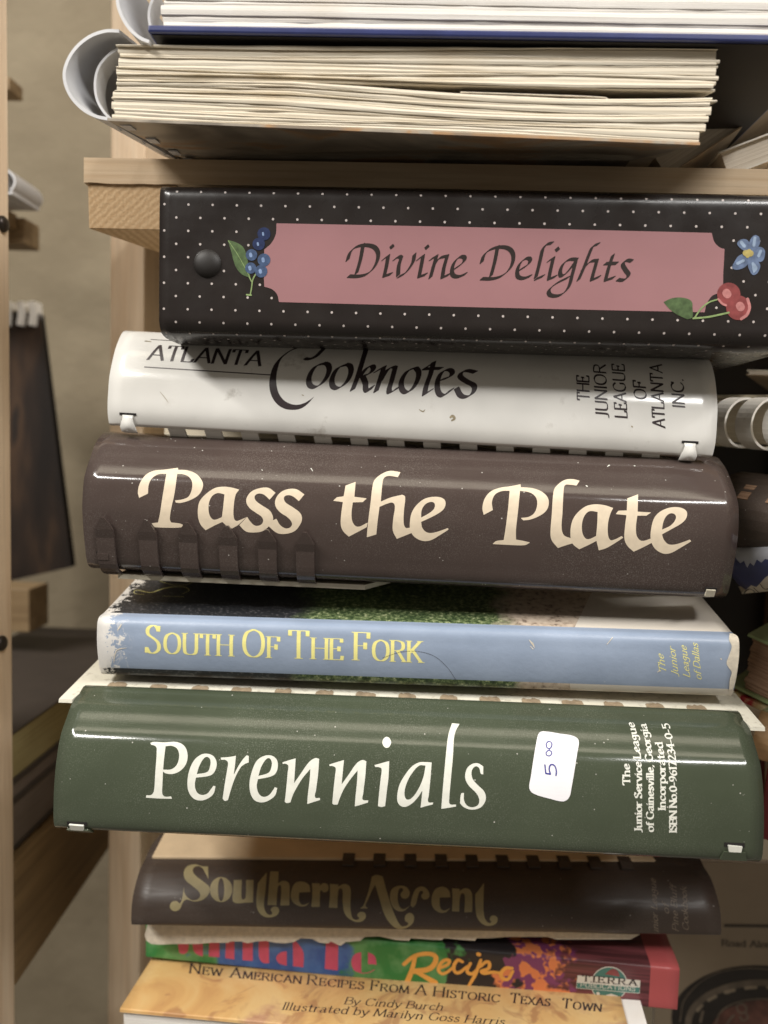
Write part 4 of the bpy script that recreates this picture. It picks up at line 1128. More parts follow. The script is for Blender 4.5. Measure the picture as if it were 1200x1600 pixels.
def ring_o(cx, cy, rx, ry, cut, ox, oy):          # fat letter o: thick sides, hair-thin top and foot
    return ('poly', [(ox + x / 4, oy + y / 4) for x, y in disc(cx, cy, rx, ry, 32)], [(ox + x / 4, oy + y / 4) for x, y in disc(cx, cy, cut, ry - 5, 24)])
def O4(pts, ox, oy): return ('poly', outline(pts, ox, oy))
SH = [O4([(300,55,1),(303,135,1),(285,100),(255,58),(215,60),(205,85),(225,115),(270,150),(308,185),(305,225),(270,262),(215,275),(165,262),(140,285),(125,320),(90,335),(62,310),(75,278),(105,272),(125,285),(140,245),(150,180,1),(155,225),(190,262),(225,265),(250,245),(245,215),(200,175),(160,140),(148,100),(165,60),(215,42),(265,55)], 250, 1340),
      ring_o(382, 200, 70, 78, 20, 250, 1340),
      O4([(462,140,1),(512,140,1),(510,250),(520,262),(535,250),(538,140,1),(585,140,1),(582,280,1),(530,282),(480,285),(455,270),(458,200)], 250, 1340),
      O4([(668,92,1),(660,200),(650,300),(665,345),(690,358),(702,345),(692,325),(715,305),(742,318),(738,352),(700,372),(650,368),(612,330),(602,260),(612,160,1),(640,125)], 250, 1340),
      O4([(690,85,1),(742,88,1),(738,160,1),(770,145),(805,160),(810,220),(808,298,1),(752,300,1),(758,200),(750,172),(736,190),(728,298,1),(672,296,1),(680,180)], 250, 1340),
      O4([(940,215,1),(870,218,1),(870,270),(890,295),(935,280,1),(910,302),(870,303),(825,270),(820,215),(845,160),(890,150),(930,170)], 250, 1340),
      O4([(950,160,1),(1000,162,1),(998,178,1),(1020,160),(1048,170),(1050,205),(1025,218),(1005,205),(1000,240),(998,308,1),(945,308,1),(952,230)], 250, 1340),
      O4([(1062,165,1),(1115,168,1),(1113,182,1),(1150,165),(1180,175),(1192,205),(1190,300),(1200,370),(1220,388),(1245,380),(1232,360),(1250,340),(1280,345),(1285,375),(1250,402),(1195,390),(1155,350),(1142,280),(1140,200),(1120,195),(1112,230),(1108,315,1),(1055,312,1),(1062,240)], 250, 1340),
      O4([(205,120,1),(230,108),(272,118,1),(300,220),(340,340),(385,425),(420,425),(432,410),(412,395),(415,360),(445,345),(468,370),(455,415),(400,445),(345,435),(290,370),(255,270),(225,170,1),(205,205),(180,262),(165,300),(180,318,1),(130,318,1),(150,300),(180,220)], 530, 1340),
      O4([(440,215),(430,250),(398,255),(383,230),(400,200),(380,192),(365,240),(375,300),(400,322),(445,298,1),(400,335),(350,325),(320,270),(325,205),(365,178),(415,182)], 530, 1340),
      O4([(560,215),(560,250),(530,262),(512,240),(525,215),(505,210),(490,250),(480,290),(462,312,1),(445,300,1),(455,250),(480,195),(525,182)], 530, 1340),
      O4([(695,248,1),(628,250,1),(630,305),(650,330),(695,315,1),(665,342),(625,342),(585,310),(578,250),(600,200),(645,182),(685,205)], 530, 1340),
      O4([(705,192,1),(752,196,1),(752,210,1),(785,192),(820,205),(832,250),(830,340,1),(782,342,1),(785,240),(770,222),(755,245),(750,338,1),(705,335,1),(708,250)], 530, 1340),
      O4([(905,158,1),(902,260),(905,360),(925,402),(950,405),(940,385),(955,362),(985,370),(985,405),(950,425),(905,420),(865,380),(852,320),(850,230,1),(875,200)], 530, 1340)]
ink('title_lettering', SC, SH, MAT['gold_ink'], sc)
sh = []
for t, p0, p1 in (('Junior League', (1029, 1466), (1024, 1374)), ('of', (1045, 1428), (1044, 1413)), ('Pine Bluff', (1060, 1455), (1056, 1384)), ('Cookbook', (1076, 1454), (1072, 1386))):
    sh += fit_text(t, p0, p1, (-9, -1), pen=.05, ang=.3, r=.03, serif=.06, slant=.2, track=.1)
ink('publisher_lettering', SC, sh, MAT['dim_gold_ink'], sc, h=0.00011)

# --- the bright paperback: Santa Fe ... Recipe
SS = Spine((228, 1497), 0.317, (1058, 1580), 0.303)
hs = SS.ony(1058, 1513)[1] - SS.ony(1058, 1580)[1]
SS.profile([(0.16, hs + .0005), (0.02, hs + .0005), (0.003, hs + .0003), (0.0006, hs - .0003), (0, hs - .0012), (0, hs * .5), (0, .001), (.0006, .0002), (.003, 0), (.16, 0)], 4)
ss = empty('paperback_cookbook', SS.M, 'colourful paperback cookbook with pink title letters, orange script and red end', 'cookbook')
n = NT('painted_cover')
x = n.axis(0)
wx = n.math('ADD', x, n.math('MULTIPLY', n.math('SUBTRACT', n.noise(85, detail=3), .5), .05))
gr = n.mix(n.val(n.noise(90, detail=3), .45, .6), srgb(58, 128, 66), srgb(96, 150, 92))
bl = n.mix(n.val(n.noise(120, detail=3), .4, .6), srgb(58, 92, 156), srgb(74, 112, 170))
c = n.mix(n.val(wx, .030, .036), gr, bl)
c = n.mix(n.val(wx, .084, .090), c, gr)
c = n.mix(n.val(wx, .134, .137), c, srgb(46, 42, 44))
c = n.mix(n.val(wx, .157, .159), c, n.mix(n.val(n.noise(160, detail=2), .48, .52), srgb(226, 134, 84), srgb(128, 64, 104)))
straw = n.mix(n.val(n.noise(1.0, n.coord((18, 300, 620)), detail=4), .4, .62), srgb(80, 44, 46), srgb(122, 66, 70))
c = n.mix(n.val(wx, .178, .181), c, straw)
c = n.mix(n.math('GREATER_THAN', x, SS.L - .0115), c, srgb(176, 84, 84))
MAT['painted_cover'] = n.out(c, .33, .5)
shell('cover', SS, MAT['painted_cover'], ss, 0.0006, nu=40)
box('page_block', .001, SS.L - .001, .002, .158, .0008, hs - .0008, MAT['page_white'], ss)
P3 = lambda pts, ox=250, oy=1340: [(ox + x / 4, oy + y / 4) for x, y in pts]
sf = [('poly', P3(catmull(p, 4, closed=True))) for p in (
      [(112,470,1),(178,470,1),(176,580),(150,602),(120,590)], [(210,470,1),(268,470,1),(268,618,1),(225,600),(205,560)], [(310,470,1),(370,470,1),(372,622,1),(305,618,1)],
      [(415,470,1),(465,470,1),(465,636,1),(408,628,1)], [(518,470,1),(580,470,1),(580,645,1),(516,640,1)], [(622,470,1),(680,470,1),(682,660,1),(640,655),(618,610)],
      [(792,585,1),(792,675,1),(745,660),(726,625),(755,592)], [(830,500,1),(880,560),(898,600),(896,685,1),(832,678,1)], [(1040,470,1),(1115,470,1),(1112,705,1),(1030,695,1)])]
sf += [('poly', [(530 + x / 4, 1340 + y / 4) for x, y in catmull(p, 4, closed=True)]) for p in ([(138,590,1),(138,722,1),(95,705),(76,655),(95,605)], [(180,590,1),(222,615),(235,668,1),(180,665,1)])]
sf += [('round', [(530 + x / 4, 1340 + y / 4) for x, y in catmull([(140, 722), (185, 718), (220, 700)], 4)], .7)]
ink('title_lettering', SS, sf, MAT['pink_ink'], ss)
def brush(ptss, w): return [('round', [(530 + x / 4, 1340 + y / 4) for x, y in catmull(p, 6)], w) for p in ptss]
rc = brush([[(405, 665), (470, 615), (560, 600), (605, 625), (570, 690), (470, 710)], [(475, 620), (455, 700), (420, 790)], [(470, 705), (530, 740), (600, 780)]], [3.2, 3.6, 4.2, 4.6])
rc += brush([[(625, 690), (680, 665), (685, 640), (645, 650), (620, 700), (650, 725), (720, 680)], [(770, 650), (740, 640), (715, 690), (740, 720), (800, 680)],
             [(820, 660), (800, 710), (830, 725), (870, 690)], [(885, 640), (850, 730), (810, 800)], [(880, 680), (930, 650), (935, 690), (890, 715), (960, 715), (1010, 720)],
             [(1080, 690), (1040, 690), (1010, 735), (1050, 760), (1085, 710)]], [2.6, 3.0, 2.4])
rc += [('round', [(530 + 868 / 4, 1340 + 602 / 4), (530 + 875 / 4, 1340 + 605 / 4)], 3.2)]
ink('script_lettering', SS, rc, MAT['orange_ink'], ss, off=.00012)
Q6 = lambda pts: [(870 + x / 6, 1450 + y / 6) for x, y in pts]
plain('logo_green', srgb(70, 118, 108), .4, .1, 200); plain('logo_white', srgb(214, 208, 196), .4, .05, 200)
ink('publisher_emblem', SS, [('poly', Q6(disc(490, 525, 172, 165)))], MAT['logo_white'], ss, off=.00008)
ink('publisher_emblem', SS, [('poly', Q6(disc(490, 525, 164, 157)))], MAT['logo_green'], ss, off=.00012)
ink('publisher_emblem', SS, [('poly', Q6(catmull([(330, 625, 1), (480, 640), (640, 640, 1), (560, 676), (490, 682), (400, 665)], 4, closed=True))), ('poly', Q6(catmull([(450, 430, 1), (520, 380), (570, 400), (590, 455, 1)], 4, closed=True)))], MAT['cherry_red'], ss, off=.00015)
ink('publisher_emblem', SS, [('poly', Q6([(195, 440), (783, 488), (775, 612), (180, 562)])), ('round', Q6([(385, 610), (387, 612)]), 2.6), ('round', Q6([(470, 630), (510, 625), (570, 638)]), [1.2, 2, 1])], MAT['logo_white'], ss, off=.00018)
ink('publisher_emblem', SS, [('poly', Q6([(190, 510), (778, 555), (770, 606), (185, 557)]))], MAT['logo_green'], ss, off=.00022)
ink('publisher_lettering', SS, fit_text('T.I.E.R.R.A', (910, 1532.5), (994, 1539.5), (.6, -9.5), pen=.1, ang=0, r=.035, serif=.14, track=.12), MAT['title_ink'], ss, off=.00026, h=.0001)
ink('publisher_lettering', SS, fit_text('PUBLICATIONS', (907, 1541), (992, 1548), (.5, -6.4), pen=.04, ang=.2, r=.05, track=.2), MAT['logo_white'], ss, off=.00026, h=.0001)

# torn back cover of the brown comb book hanging over the bright spine
YT = 0.3085
tp = [(232, 1438), (1000, 1460)]
jag = [(985, 1468), (870, 1468), (855, 1464), (790, 1464), (765, 1466), (745, 1466), (742, 1470), (726, 1469), (694, 1466), (690, 1469), (672, 1468), (642, 1466), (639, 1470), (620, 1469), (592, 1463), (570, 1464), (563, 1470), (540, 1472), (532, 1478), (517, 1471), (513, 1474), (500, 1473), (487, 1467), (470, 1466), (459, 1472), (445, 1474), (430, 1473), (415, 1470), (400, 1471), (387, 1474), (378, 1471), (360, 1471), (357, 1473), (330, 1473), (310, 1475), (290, 1475), (270, 1475), (250, 1476), (236, 1475), (229, 1470), (226, 1462)]
poly = [(at(x, y, YT).x, at(x, y, YT).z) for x, y in tp + jag]
mi = SC.Mi
bm = bmesh.new()
a = [bm.verts.new(mi @ Vector((x, YT, z))) for x, z in poly]
b = [bm.verts.new(mi @ Vector((x, YT + .0016, z))) for x, z in poly]
bm.faces.new(a); bm.faces.new(b[::-1])
for i in range(len(poly)): bm.faces.new((a[i], a[(i + 1) % len(poly)], b[(i + 1) % len(poly)], b[i]))
bmesh.ops.recalc_face_normals(bm, faces=bm.faces[:])
bmesh.ops.triangulate(bm, faces=bm.faces[:])
from_bm('torn_back_cover', bm, MAT['torn_white'], sc)

# --- bottom book: watercolour cover, New American Recipes
SN = Spine((187, 1577), 0.289, (1045, 1656), 0.272)
SN.profile([(0.17, .0006), (.02, .0004), (.001, .0002), (.0002, 0.0), (0, -.0012)], 4)
nb = empty('paperback_cookbook', SN.M, 'thick cookbook with golden watercolour cover lying under the bright paperback', 'cookbook')
n = NT('watercolour')
f = n.noise(28, detail=5, rough=.6, dist=.8); g = n.noise(75, detail=3, dist=1.2)
c = n.ramp(f, [(.3, srgb(190, 142, 92)), (.45, srgb(210, 168, 110)), (.58, srgb(216, 182, 126)), (.7, srgb(190, 148, 116))])
c = n.mix(n.math('MULTIPLY', n.val(g, .54, .66), .6), c, srgb(156, 106, 76))
MAT['watercolour'] = n.out(c, .4, .4)
shell('front_cover', SN, MAT['watercolour'], nb, .0006, u1=SN.L - .012, nu=30)
box('page_block', .001, SN.L - .004, .0012, .165, -.046, -.0008, MAT['page_white'], nb)
box('back_cover', -.001, SN.L, .0, .17, -.0475, -.0462, MAT['black_card'], nb)
sl = (.6, .072)
sh = []
for t, x0, x1, y0 in (('New', 296, 345, 1520.5), ('American', 360, 469, 1527), ('Recipes', 480, 567, 1538), ('From', 579, 637, 1547), ('A', 649, 665, 1553.5), ('Historic', 677, 779, 1556.5), ('Texas', 797, 858, 1566.5), ('Town', 878, 938, 1575)):
    y1 = y0 + (x1 - x0) * .094
    sh += fit_text(t, (x0, y0), (x1, y1), (2, -15), small=.76, pen=.07, ang=.25, r=.035, serif=.1, track=.2)
sh += fit_text('By Cindy Burch', (538, 1569), (691, 1579), (2.5, -11), pen=.065, ang=.3, r=.035, serif=.08, slant=.12, track=.12)
sh += fit_text('Illustrated by Marilyn Goss Harris', (441, 1577.5), (787, 1602), (2.5, -11.5), pen=.065, ang=.3, r=.035, serif=.08, slant=.12, track=.12)
ink('cover_lettering', SN, sh, MAT['dark_ink'], nb, h=.00011)

# ------------------------------------------------------------------ books above the slat
def leaf_bundles(sp, parent, n, z0, z1, xl, xr, depth, mat, gap=None, y0=0.0, seed=1, wav=0.0004, bend=(0.05, 0.0)):
    """wavy gatherings of leaves, each one its own sheet bundle with a gap to the next"""
    rnd = random.Random(seed)
    th = [rnd.choice((.5, .7, 1, 1.3, 1.8, 2.2)) for _ in range(n)]
    tot = sum(th)
    NX = 40
    base = [0.0]
    for t in th: base.append(base[-1] + t / tot)
    ph = [rnd.uniform(0, 6.28) for _ in range(n + 1)]; fr = [rnd.uniform(1.0, 2.6) for _ in range(n + 1)]
    def zed(i, t):
        zz0, zz1 = z0(t), z1(t)
        w = wav * math.sin(fr[i] * 3 * t + ph[i]) * (1 if 0 < i < n else 0)
        z = zz0 + (zz1 - zz0) * base[i] + w
        return z
    for i in range(n):
        dy = rnd.uniform(0, .0009); dl = rnd.uniform(-.0005, .0005); dr = rnd.uniform(-.001, .001)
        V = []; F = []
        fb = (base[i] + base[i + 1]) / 2
        a, b = xl(fb) + dl, xr(fb) + dr
        for k in range(NX + 1):
            t = k / NX
            x = a + (b - a) * t
            zb_, zt_ = zed(i, t), zed(i + 1, t)
            if gap: 
                g = gap(i, t); zb_ += g; zt_ += g
            zt_ = max(zt_ - .00002, zb_ + .0002)
            j = .00012 * mnoise.noise((x * 90, i * 3.7, seed)) * 2
            ym = y0 + dy + j
            up = bend[1] + bend[2] * t if len(bend) > 2 else bend[1]
            V += [(x, ym + .0002, zb_), (x, ym, (zb_ + zt_) / 2), (x, ym + .0002, zt_), (x, y0 + bend[0], zt_ + up), (x, y0 + depth, zt_ + up), (x, y0 + depth, zb_ + up), (x, y0 + bend[0], zb_ + up)]
        for k in range(NX):
            o, p = 7 * k, 7 * k + 7
            for q in range(7): F.append((o + q, p + q, p + (q + 1) % 7, o + (q + 1) % 7))
        F += [(0, 1, 2, 3, 6), (3, 4, 5, 6), tuple(7 * NX + q for q in (6, 3, 2, 1, 0)), tuple(7 * NX + q for q in (6, 5, 4, 3))]
        mesh('leaf_bundle', V, F, mat, parent)

def band(name, path, width_y, mat, parent, thick=.0008, y0=0.0, skew=0.0, rise=0.0, z_at=0.0):
    """strip bent along a path in x,z and drawn back along y"""
    P = catmull(path, 6); n_ = len(P)
    t = np.gradient(P, axis=0); t /= np.linalg.norm(t, axis=1)[:, None]
    nr = np.stack([t[:, 1], -t[:, 0]], 1)
    V = []; F = []
    for i in range(n_):
        q = P[i] + nr[i] * thick
        for (x, z) in (P[i], q):
            V += [(x, y0, z + z_at), (x + skew, y0 + width_y, z + z_at + rise)]
    for i in range(n_ - 1):
        o, p = 4 * i, 4 * i + 4
        F += [(o, p, p + 1, o + 1), (o + 2, o + 3, p + 3, p + 2), (o, o + 2, p + 2, p), (o + 1, p + 1, p + 3, o + 3)]
    e = 4 * (n_ - 1)
    F += [(0, 1, 3, 2), (e, e + 2, e + 3, e + 1)]
    return mesh(name, V, F, mat, parent, smooth=False)

# cream paged comb book lying on the slat, bottom edge of its leaves to the room
YT1 = 0.252
ST = Spine((168, 184), YT1, (1094, 222), YT1)
tb = empty('comb_bound_cookbook', ST.M, 'thick comb bound book with worn cream page edges overhanging the pine slat', 'cookbook')
zt_l = ST.onx(186, 68)[1] if False else ST.ony(186, 69)[1]
zt_r = ST.ony(1116, 76)[1]
xr_top = ST.ony(1121, 110)[0]; xr_bot = ST.L
xl_top = ST.ony(184, 80)[0]
def z0f(t): return 0.0
def z1f(t): return zt_l + (zt_r - zt_l) * t
def gap_t(i, t):
    return 0.0
NB = 30; GI = 17
def gapf(i, t):
    if i < GI: return -0.0004 * 0
    k = max(0.0, (t - .36) / .64)
    return .0030 * math.sin(min(1, k * 1.12) * math.pi * .84) if i == GI - 1 else 0.0
def z1_low(t):                                       # lower half: stays under the wedge of shadow
    k = max(0.0, (t - .30) / .70)
    full = z1f(t) * .56
    return full - .0030 * math.sin(min(1.0, k) * math.pi * .80)
def z0_up(t):
    return z1f(t) * .56
xlf = lambda f: 0.0008 + (xl_top - 0.0008) * min(1, f * 1.6) + .0006 * math.sin(f * 17)
xrf = lambda f: ST.L + (xr_top - ST.L) * min(1.0, f * 1.9)
_bl = ST.Mi @ at(284, 247, YS + .004); _br = ST.Mi @ at(984, 251, YS + .004)
BND = (_bl.y, _bl.z + .001, _br.z - _bl.z)
RISE = _bl.z / _bl.y
leaf_bundles(ST, tb, 16, z0f, z1_low, lambda f: xlf(f * .56), lambda f: xrf(f * .56), .17, MAT['page_cream'], seed=3, wav=.0006, bend=BND)
leaf_bundles(ST, tb, 12, z0_up, z1f, lambda f: xlf(.56 + f * .44), lambda f: xrf(.56 + f * .44), .17, MAT['page_cream'], seed=8, wav=.0006, bend=BND)
# a folded leaf sticking in the gap
fx0, fz = ST.ony(720, 134); fx1, fz1 = ST.ony(952, 150)
band('folded_leaf', [(fx0, fz - .0012), ((fx0 + fx1) / 2, (fz + fz1) / 2 - .0004), (fx1 - .001, fz1 + .0002), (fx1, fz1 - .0006), (fx1 - .001, fz1 - .0012), ((fx0 + fx1) / 2, (fz + fz1) / 2 - .0016), (fx0, fz - .0022)], .03, MAT['torn_white'], tb, .0003, y0=.0012, rise=RISE * .03)
# drooping back cover seen from below
n = NT('gloss_cover')
f = n.noise(26, detail=4, dist=1.0)
c = n.ramp(f, [(.36, srgb(130, 122, 112)), (.5, srgb(170, 160, 146)), (.56, srgb(176, 140, 104)), (.66, srgb(140, 128, 114))])
MAT['gloss_cover'] = n.out(c, .28, .5)
bl = ST.Mi @ at(284, 247, YS + .004); br = ST.Mi @ at(984, 251, YS + .004)
dk = .14 / max(.02, bl.y)
def back(p, q, k): return tuple(p[i] + (q[i] - p[i]) * k for i in range(3))
fl = (0.0, 0.0, -.0001); fr_ = (ST.L, 0.0, -.0001)
bl = (bl.x, bl.y, bl.z); br = (br.x, br.y, br.z)
d_ = .0008
hexa('back_cover', [(fl[0], fl[1], fl[2] - d_), (fr_[0], fr_[1], fr_[2] - d_), (br[0], br[1], br[2]), (bl[0], bl[1], bl[2]),
                    fl, fr_, (br[0], br[1], br[2] + d_), (bl[0], bl[1], bl[2] + d_)], MAT['gloss_cover'], tb)
hexa('back_cover', [(bl[0], bl[1], bl[2]), (br[0], br[1], br[2]), (br[0], br[1] + .12, br[2] + .0004), (bl[0], bl[1] + .12, bl[2] + .0004),
                    (bl[0], bl[1], bl[2] + d_), (br[0], br[1], br[2] + d_), (br[0], br[1] + .12, br[2] + d_), (bl[0], bl[1] + .12, bl[2] + d_)], MAT['gloss_cover'], tb)
# its white comb, seen end on
def L2(sp, pts, y=0.0): return [sp.ony(x, y_, y) for x, y_ in pts]
band('comb_spine', L2(ST, [(186, 51), (165, 51), (140, 60), (118, 79), (105, 103), (103, 124), (112, 148), (130, 168), (150, 179), (168, 183)]), .052, MAT['grey_white_plastic'], tb, .0010, skew=.006, rise=RISE * .052)
for k in range(9):
    y = .004 + .0165 * k
    q = L2(ST, [(186, 66), (165, 78), (148, 98), (142, 122), (145, 148), (156, 168), (170, 182)])
    sk = .018 * k / 9
    band('comb_finger', [(a + sk, b) for a, b in q], .0075, MAT['grey_white_plastic'], tb, .0008, y0=y, z_at=RISE * min(y, BND[0]))
    h0 = np.array(fl) + (np.array(bl) - np.array(fl)) * min(1, (y + .003) / bl[1])
    if k < 4:
        cx, cy, cz = h0
        hexa('punch_hole', [(cx + .001, cy - .002, cz - .0011), (cx + .0045, cy - .002, cz - .0011), (cx + .0045, cy + .0035, cz - .0011 + (bl[2] - fl[2]) / bl[1] * .005), (cx + .001, cy + .0035, cz - .0011 + (bl[2] - fl[2]) / bl[1] * .005),
                            (cx + .001, cy - .002, cz - .0007), (cx + .0045, cy - .002, cz - .0007), (cx + .0045, cy + .0035, cz - .0007 + (bl[2] - fl[2]) / bl[1] * .005), (cx + .001, cy + .0035, cz - .0007 + (bl[2] - fl[2]) / bl[1] * .005)], MAT['grey_white_plastic'], tb)

# navy covered book on top
SV = Spine((230, 50), 0.249, (1310, 67), 0.249)
nv = empty('comb_bound_cookbook', SV.M, 'white paged book with navy blue cover lying on top of the worn cream one', 'cookbook')
zth = SV.ony(230, 38)[1]
box('back_cover', .0, SV.L, .0, .22, 0, zth, MAT['navy_cloth'], nv, .0007)
box('cover_lining', .001, SV.L - .001, .0012, .218, -.0003, .0002, MAT['black_card'], nv)
zp = zth + .0004
leaf_bundles(SV, nv, 9, lambda t: zp, lambda t: zp + .020, lambda f: .0042 + .0006 * math.sin(f * 40), lambda f: SV.L - .006, .19, MAT['page_white'], seed=5, wav=.0003, y0=.002)
box('front_cover', .0, SV.L, .0, .22, zp + .0206, zp + .0236, MAT['navy_cloth'], nv, .0007)
band('comb_spine', L2(SV, [(200, -40), (186, -18), (184, 0), (190, 20), (202, 40), (218, 54), (232, 60)]), .19, MAT['grey_white_plastic'], nv, .0010, y0=.001, skew=.014)
for k in range(8):
    q = L2(SV, [(236, -30), (226, -8), (224, 12), (230, 34), (240, 44)])
    band('comb_finger', [(a + .0017 * k, b) for a, b in q], .0075, MAT['grey_white_plastic'], nv, .0008, y0=.006 + .0165 * k)

# two paperbacks slumped on the slat at the right
def slab(name_parts, M4, sx, sy, sz, cover, pages, parent, over=.0015, ct=.0006):
    box('front_cover', 0, sx, 0, sy, sz - ct, sz, cover, parent)
    box('page_block', over, sx - over, over, sy - over, ct, sz - ct, pages, parent)
    box('back_cover', 0, sx, 0, sy, 0, ct, cover, parent)
plain('grey_cover', srgb(200, 194, 182), .5, .12, 90)
plain('tan_cover', srgb(160, 142, 120), .55, .12, 90)
paper_edge('page_grey', srgb(224, 216, 202), srgb(176, 162, 144))
zs = zt + 0.0003
def slump(px, Y, ang, yaw, sx, sy, sz, cover, pages, label):
    p = at(px, 258, Y)
    M4 = Matrix.Translation((p.x, Y, zs)) @ Matrix.Rotation(R(yaw), 4, 'Z') @ Matrix.Rotation(R(-ang), 4, 'Y')
    e = empty('paperback_book', M4, label, 'book')
    slab(None, M4, sx, sy, sz, cover, pages, e)
    return e
slump(1040, YS + .012, 34, -6, .16, .10, .016, MAT['tan_cover'], MAT['page_grey'], 'slumped paperback with grey page edges on the slat beside worn cream pages')
slump(1136, YS + .010, 21, -4, .15, .10, .010, MAT['grey_cover'], MAT['page_grey'], 'thin grey paperback slid flat under the slumped one on the slat')

# ------------------------------------------------------------------ the next pile, past the right ends of the spines
def axes(p, yaw, tilt=0.0):
    return Matrix.Translation(p) @ Matrix.Rotation(R(yaw), 4, 'Z') @ Matrix.Rotation(R(tilt), 4, 'Y')
def ring_comb(e, n, pitch, r, w, mat, spine_mat=None, a0=-40, a1=290, thick=.0009):
    for k in range(n):
        V = []; F = []
        M_ = 30
        for i in range(M_ + 1):
            a = R(a0 + (a1 - a0) * i / M_)
            for rr in (r, r - thick):
                V += [(k * pitch, rr * math.cos(a), rr * math.sin(a)), (k * pitch + w, rr * math.cos(a), rr * math.sin(a))]
        for i in range(M_):
            o, p = 4 * i, 4 * i + 4
            F += [(o, o + 1, p + 1, p), (o + 2, p + 2, p + 3, o + 3), (o, p, p + 2, o + 2), (o + 1, o + 3, p + 3, p + 1)]
        F += [(0, 2, 3, 1)]; q = 4 * M_; F += [(q, q + 1, q + 3, q + 2)]
        mesh('comb_ring', V, F, mat, e)
# white rings of a comb book; its axis runs towards the room
p = at(1141, 660, 0.318)
e = empty('comb_bound_book', axes(p, -70, 3), 'comb bound book with open cream plastic rings beyond the white comb spine', 'book')
ring_comb(e, 6, .0138, .0100, .0082, MAT['old_white_plastic'])
box('front_cover', -.020, .12, .004, .12, .0098, .0112, MAT['cover_cream'], e)
box('page_block', -.018, .118, .006, .118, -.0080, .0092, MAT['page_cream'], e)
box('back_cover', -.020, .12, .004, .12, -.0100, -.0086, MAT['cover_cream'], e)
# sheet lying higher up
p = at(1166, 586, 0.36)
e = empty('magazine', axes(p, -30, 3), 'thin pale magazine lying above the cream plastic rings', 'magazine')
box('front_cover', 0, .15, .0, .12, .0018, .0024, MAT['grey_cover'], e)
box('page_block', .001, .15, .0006, .12, .0005, .0018, MAT['page_white'], e)
box('back_cover', 0, .15, .0, .12, 0, .0005, MAT['tan_cover'], e)
# brown comb tube with slots
p = at(1156, 800, 0.318)
e = empty('comb_bound_book', axes(p, -66, 3), 'comb bound book with dark brown ribbed comb beyond the brown spine', 'book')
V = []; F = []
rr = .0165; M_ = 28
for x in (0, .13):
    for i in range(M_): V.append((x, rr * math.cos(2 * math.pi * i / M_), rr * math.sin(2 * math.pi * i / M_)))
for i in range(M_): F.append((i, (i + 1) % M_, M_ + (i + 1) % M_, M_ + i))
F += [tuple(range(M_))[::-1], tuple(range(M_, 2 * M_))]
mesh('comb_spine', V, F, MAT['dark_comb'], e, smooth=False)
for k in range(7):
    a = R(200)
    for q in range(1):
        a0, a1 = R(196), R(214)
        V = [(.010 + .0135 * k, (rr + .0004) * math.cos(t), (rr + .0004) * math.sin(t) + .010) for t in (a0, a1)] + [(.0165 + .0135 * k, (rr + .0004) * math.cos(t), (rr + .0004) * math.sin(t) + .010) for t in (a1, a0)]
        cx = .012 + .0135 * k
        cy, cz = -(rr + .0002) * math.cos(R(38)), (rr + .0002) * math.sin(R(38))
        mesh('comb_slot', [(cx, cy - .0022, cz - .003), (cx + .005, cy - .0022, cz - .003), (cx + .005, cy + .0022, cz + .0022), (cx, cy + .0022, cz + .0022),
                           (cx, cy - .0010, cz - .004), (cx + .005, cy - .0010, cz - .004), (cx + .005, cy + .003, cz + .001), (cx, cy + .003, cz + .001)], HEX, MAT['page_brown'], e)
box('page_block', .0, .13, .004, .12, -.012, .012, MAT['page_brown'], e)
box('front_cover', -.004, .134, .002, .12, .0125, .0140, MAT['tan_cover'], e)
# navy and white scroll patterned book
plain('navy_paint', srgb(58, 64, 104), .4, .12, 60)
plain('scroll_white', srgb(206, 198, 184), .5, .06, 200); plain('scroll_grey', srgb(176, 178, 186), .5, .06, 200)
SX = Spine((1143, 900), 0.305, (1290, 880), 0.265)
SX.profile([(.10, .0085), (.02, .0085), (.006, .0080), (.0012, .0058), (0, 0), (.0008, -.006), (.004, -.0112), (.012, -.0125), (.10, -.0125)], 5)
e = empty('patterned_book', SX.M, 'navy book with pale torn edge and white scroll ornament below the brown ribbed comb', 'book')
shell('cover', SX, MAT['navy_paint'], e, .001, nu=12)
box('page_block', .002, SX.L - .002, .004, .095, -.011, .007, MAT['page_white'], e)
ink('torn_band', SX, [('poly', [(1143, 850), (1200, 845), (1260, 840), (1260, 868), (1228, 869), (1205, 876), (1196, 873), (1190, 879), (1183, 874), (1178, 884), (1172, 879), (1168, 887), (1163, 876), (1157, 880), (1150, 872)])], MAT['scroll_grey'], e, h=.0002)
ink('scroll_panel', SX, [('poly', [(1138, 932), (1160, 925), (1174, 914), (1182, 917), (1196, 902), (1215, 890), (1270, 880), (1270, 935), (1215, 945), (1197, 948), (1187, 944), (1178, 942), (1166, 943), (1156, 941), (1149, 942)])], MAT['scroll_white'], e, off=.0001, h=.0002)
ink('scroll_ornament', SX, [('round', stroke([(1160, 930), (1170, 920), (1180, 926), (1174, 934), (1167, 930), (1172, 926)]), 1.1), ('round', stroke([(1178, 918), (1188, 926), (1200, 928), (1215, 920)]), 1.0), ('round', stroke([(1155, 936), (1175, 939), (1195, 938)]), .9),
                            ('round', stroke([(1188, 912), (1196, 920), (1210, 914)]), 1.0), ('round', [(1186, 932), (1196, 932)], 1.3), ('round', [(1191, 928), (1191, 936)], 1.1)], MAT['title_ink'], e, off=.0002, h=.00015)
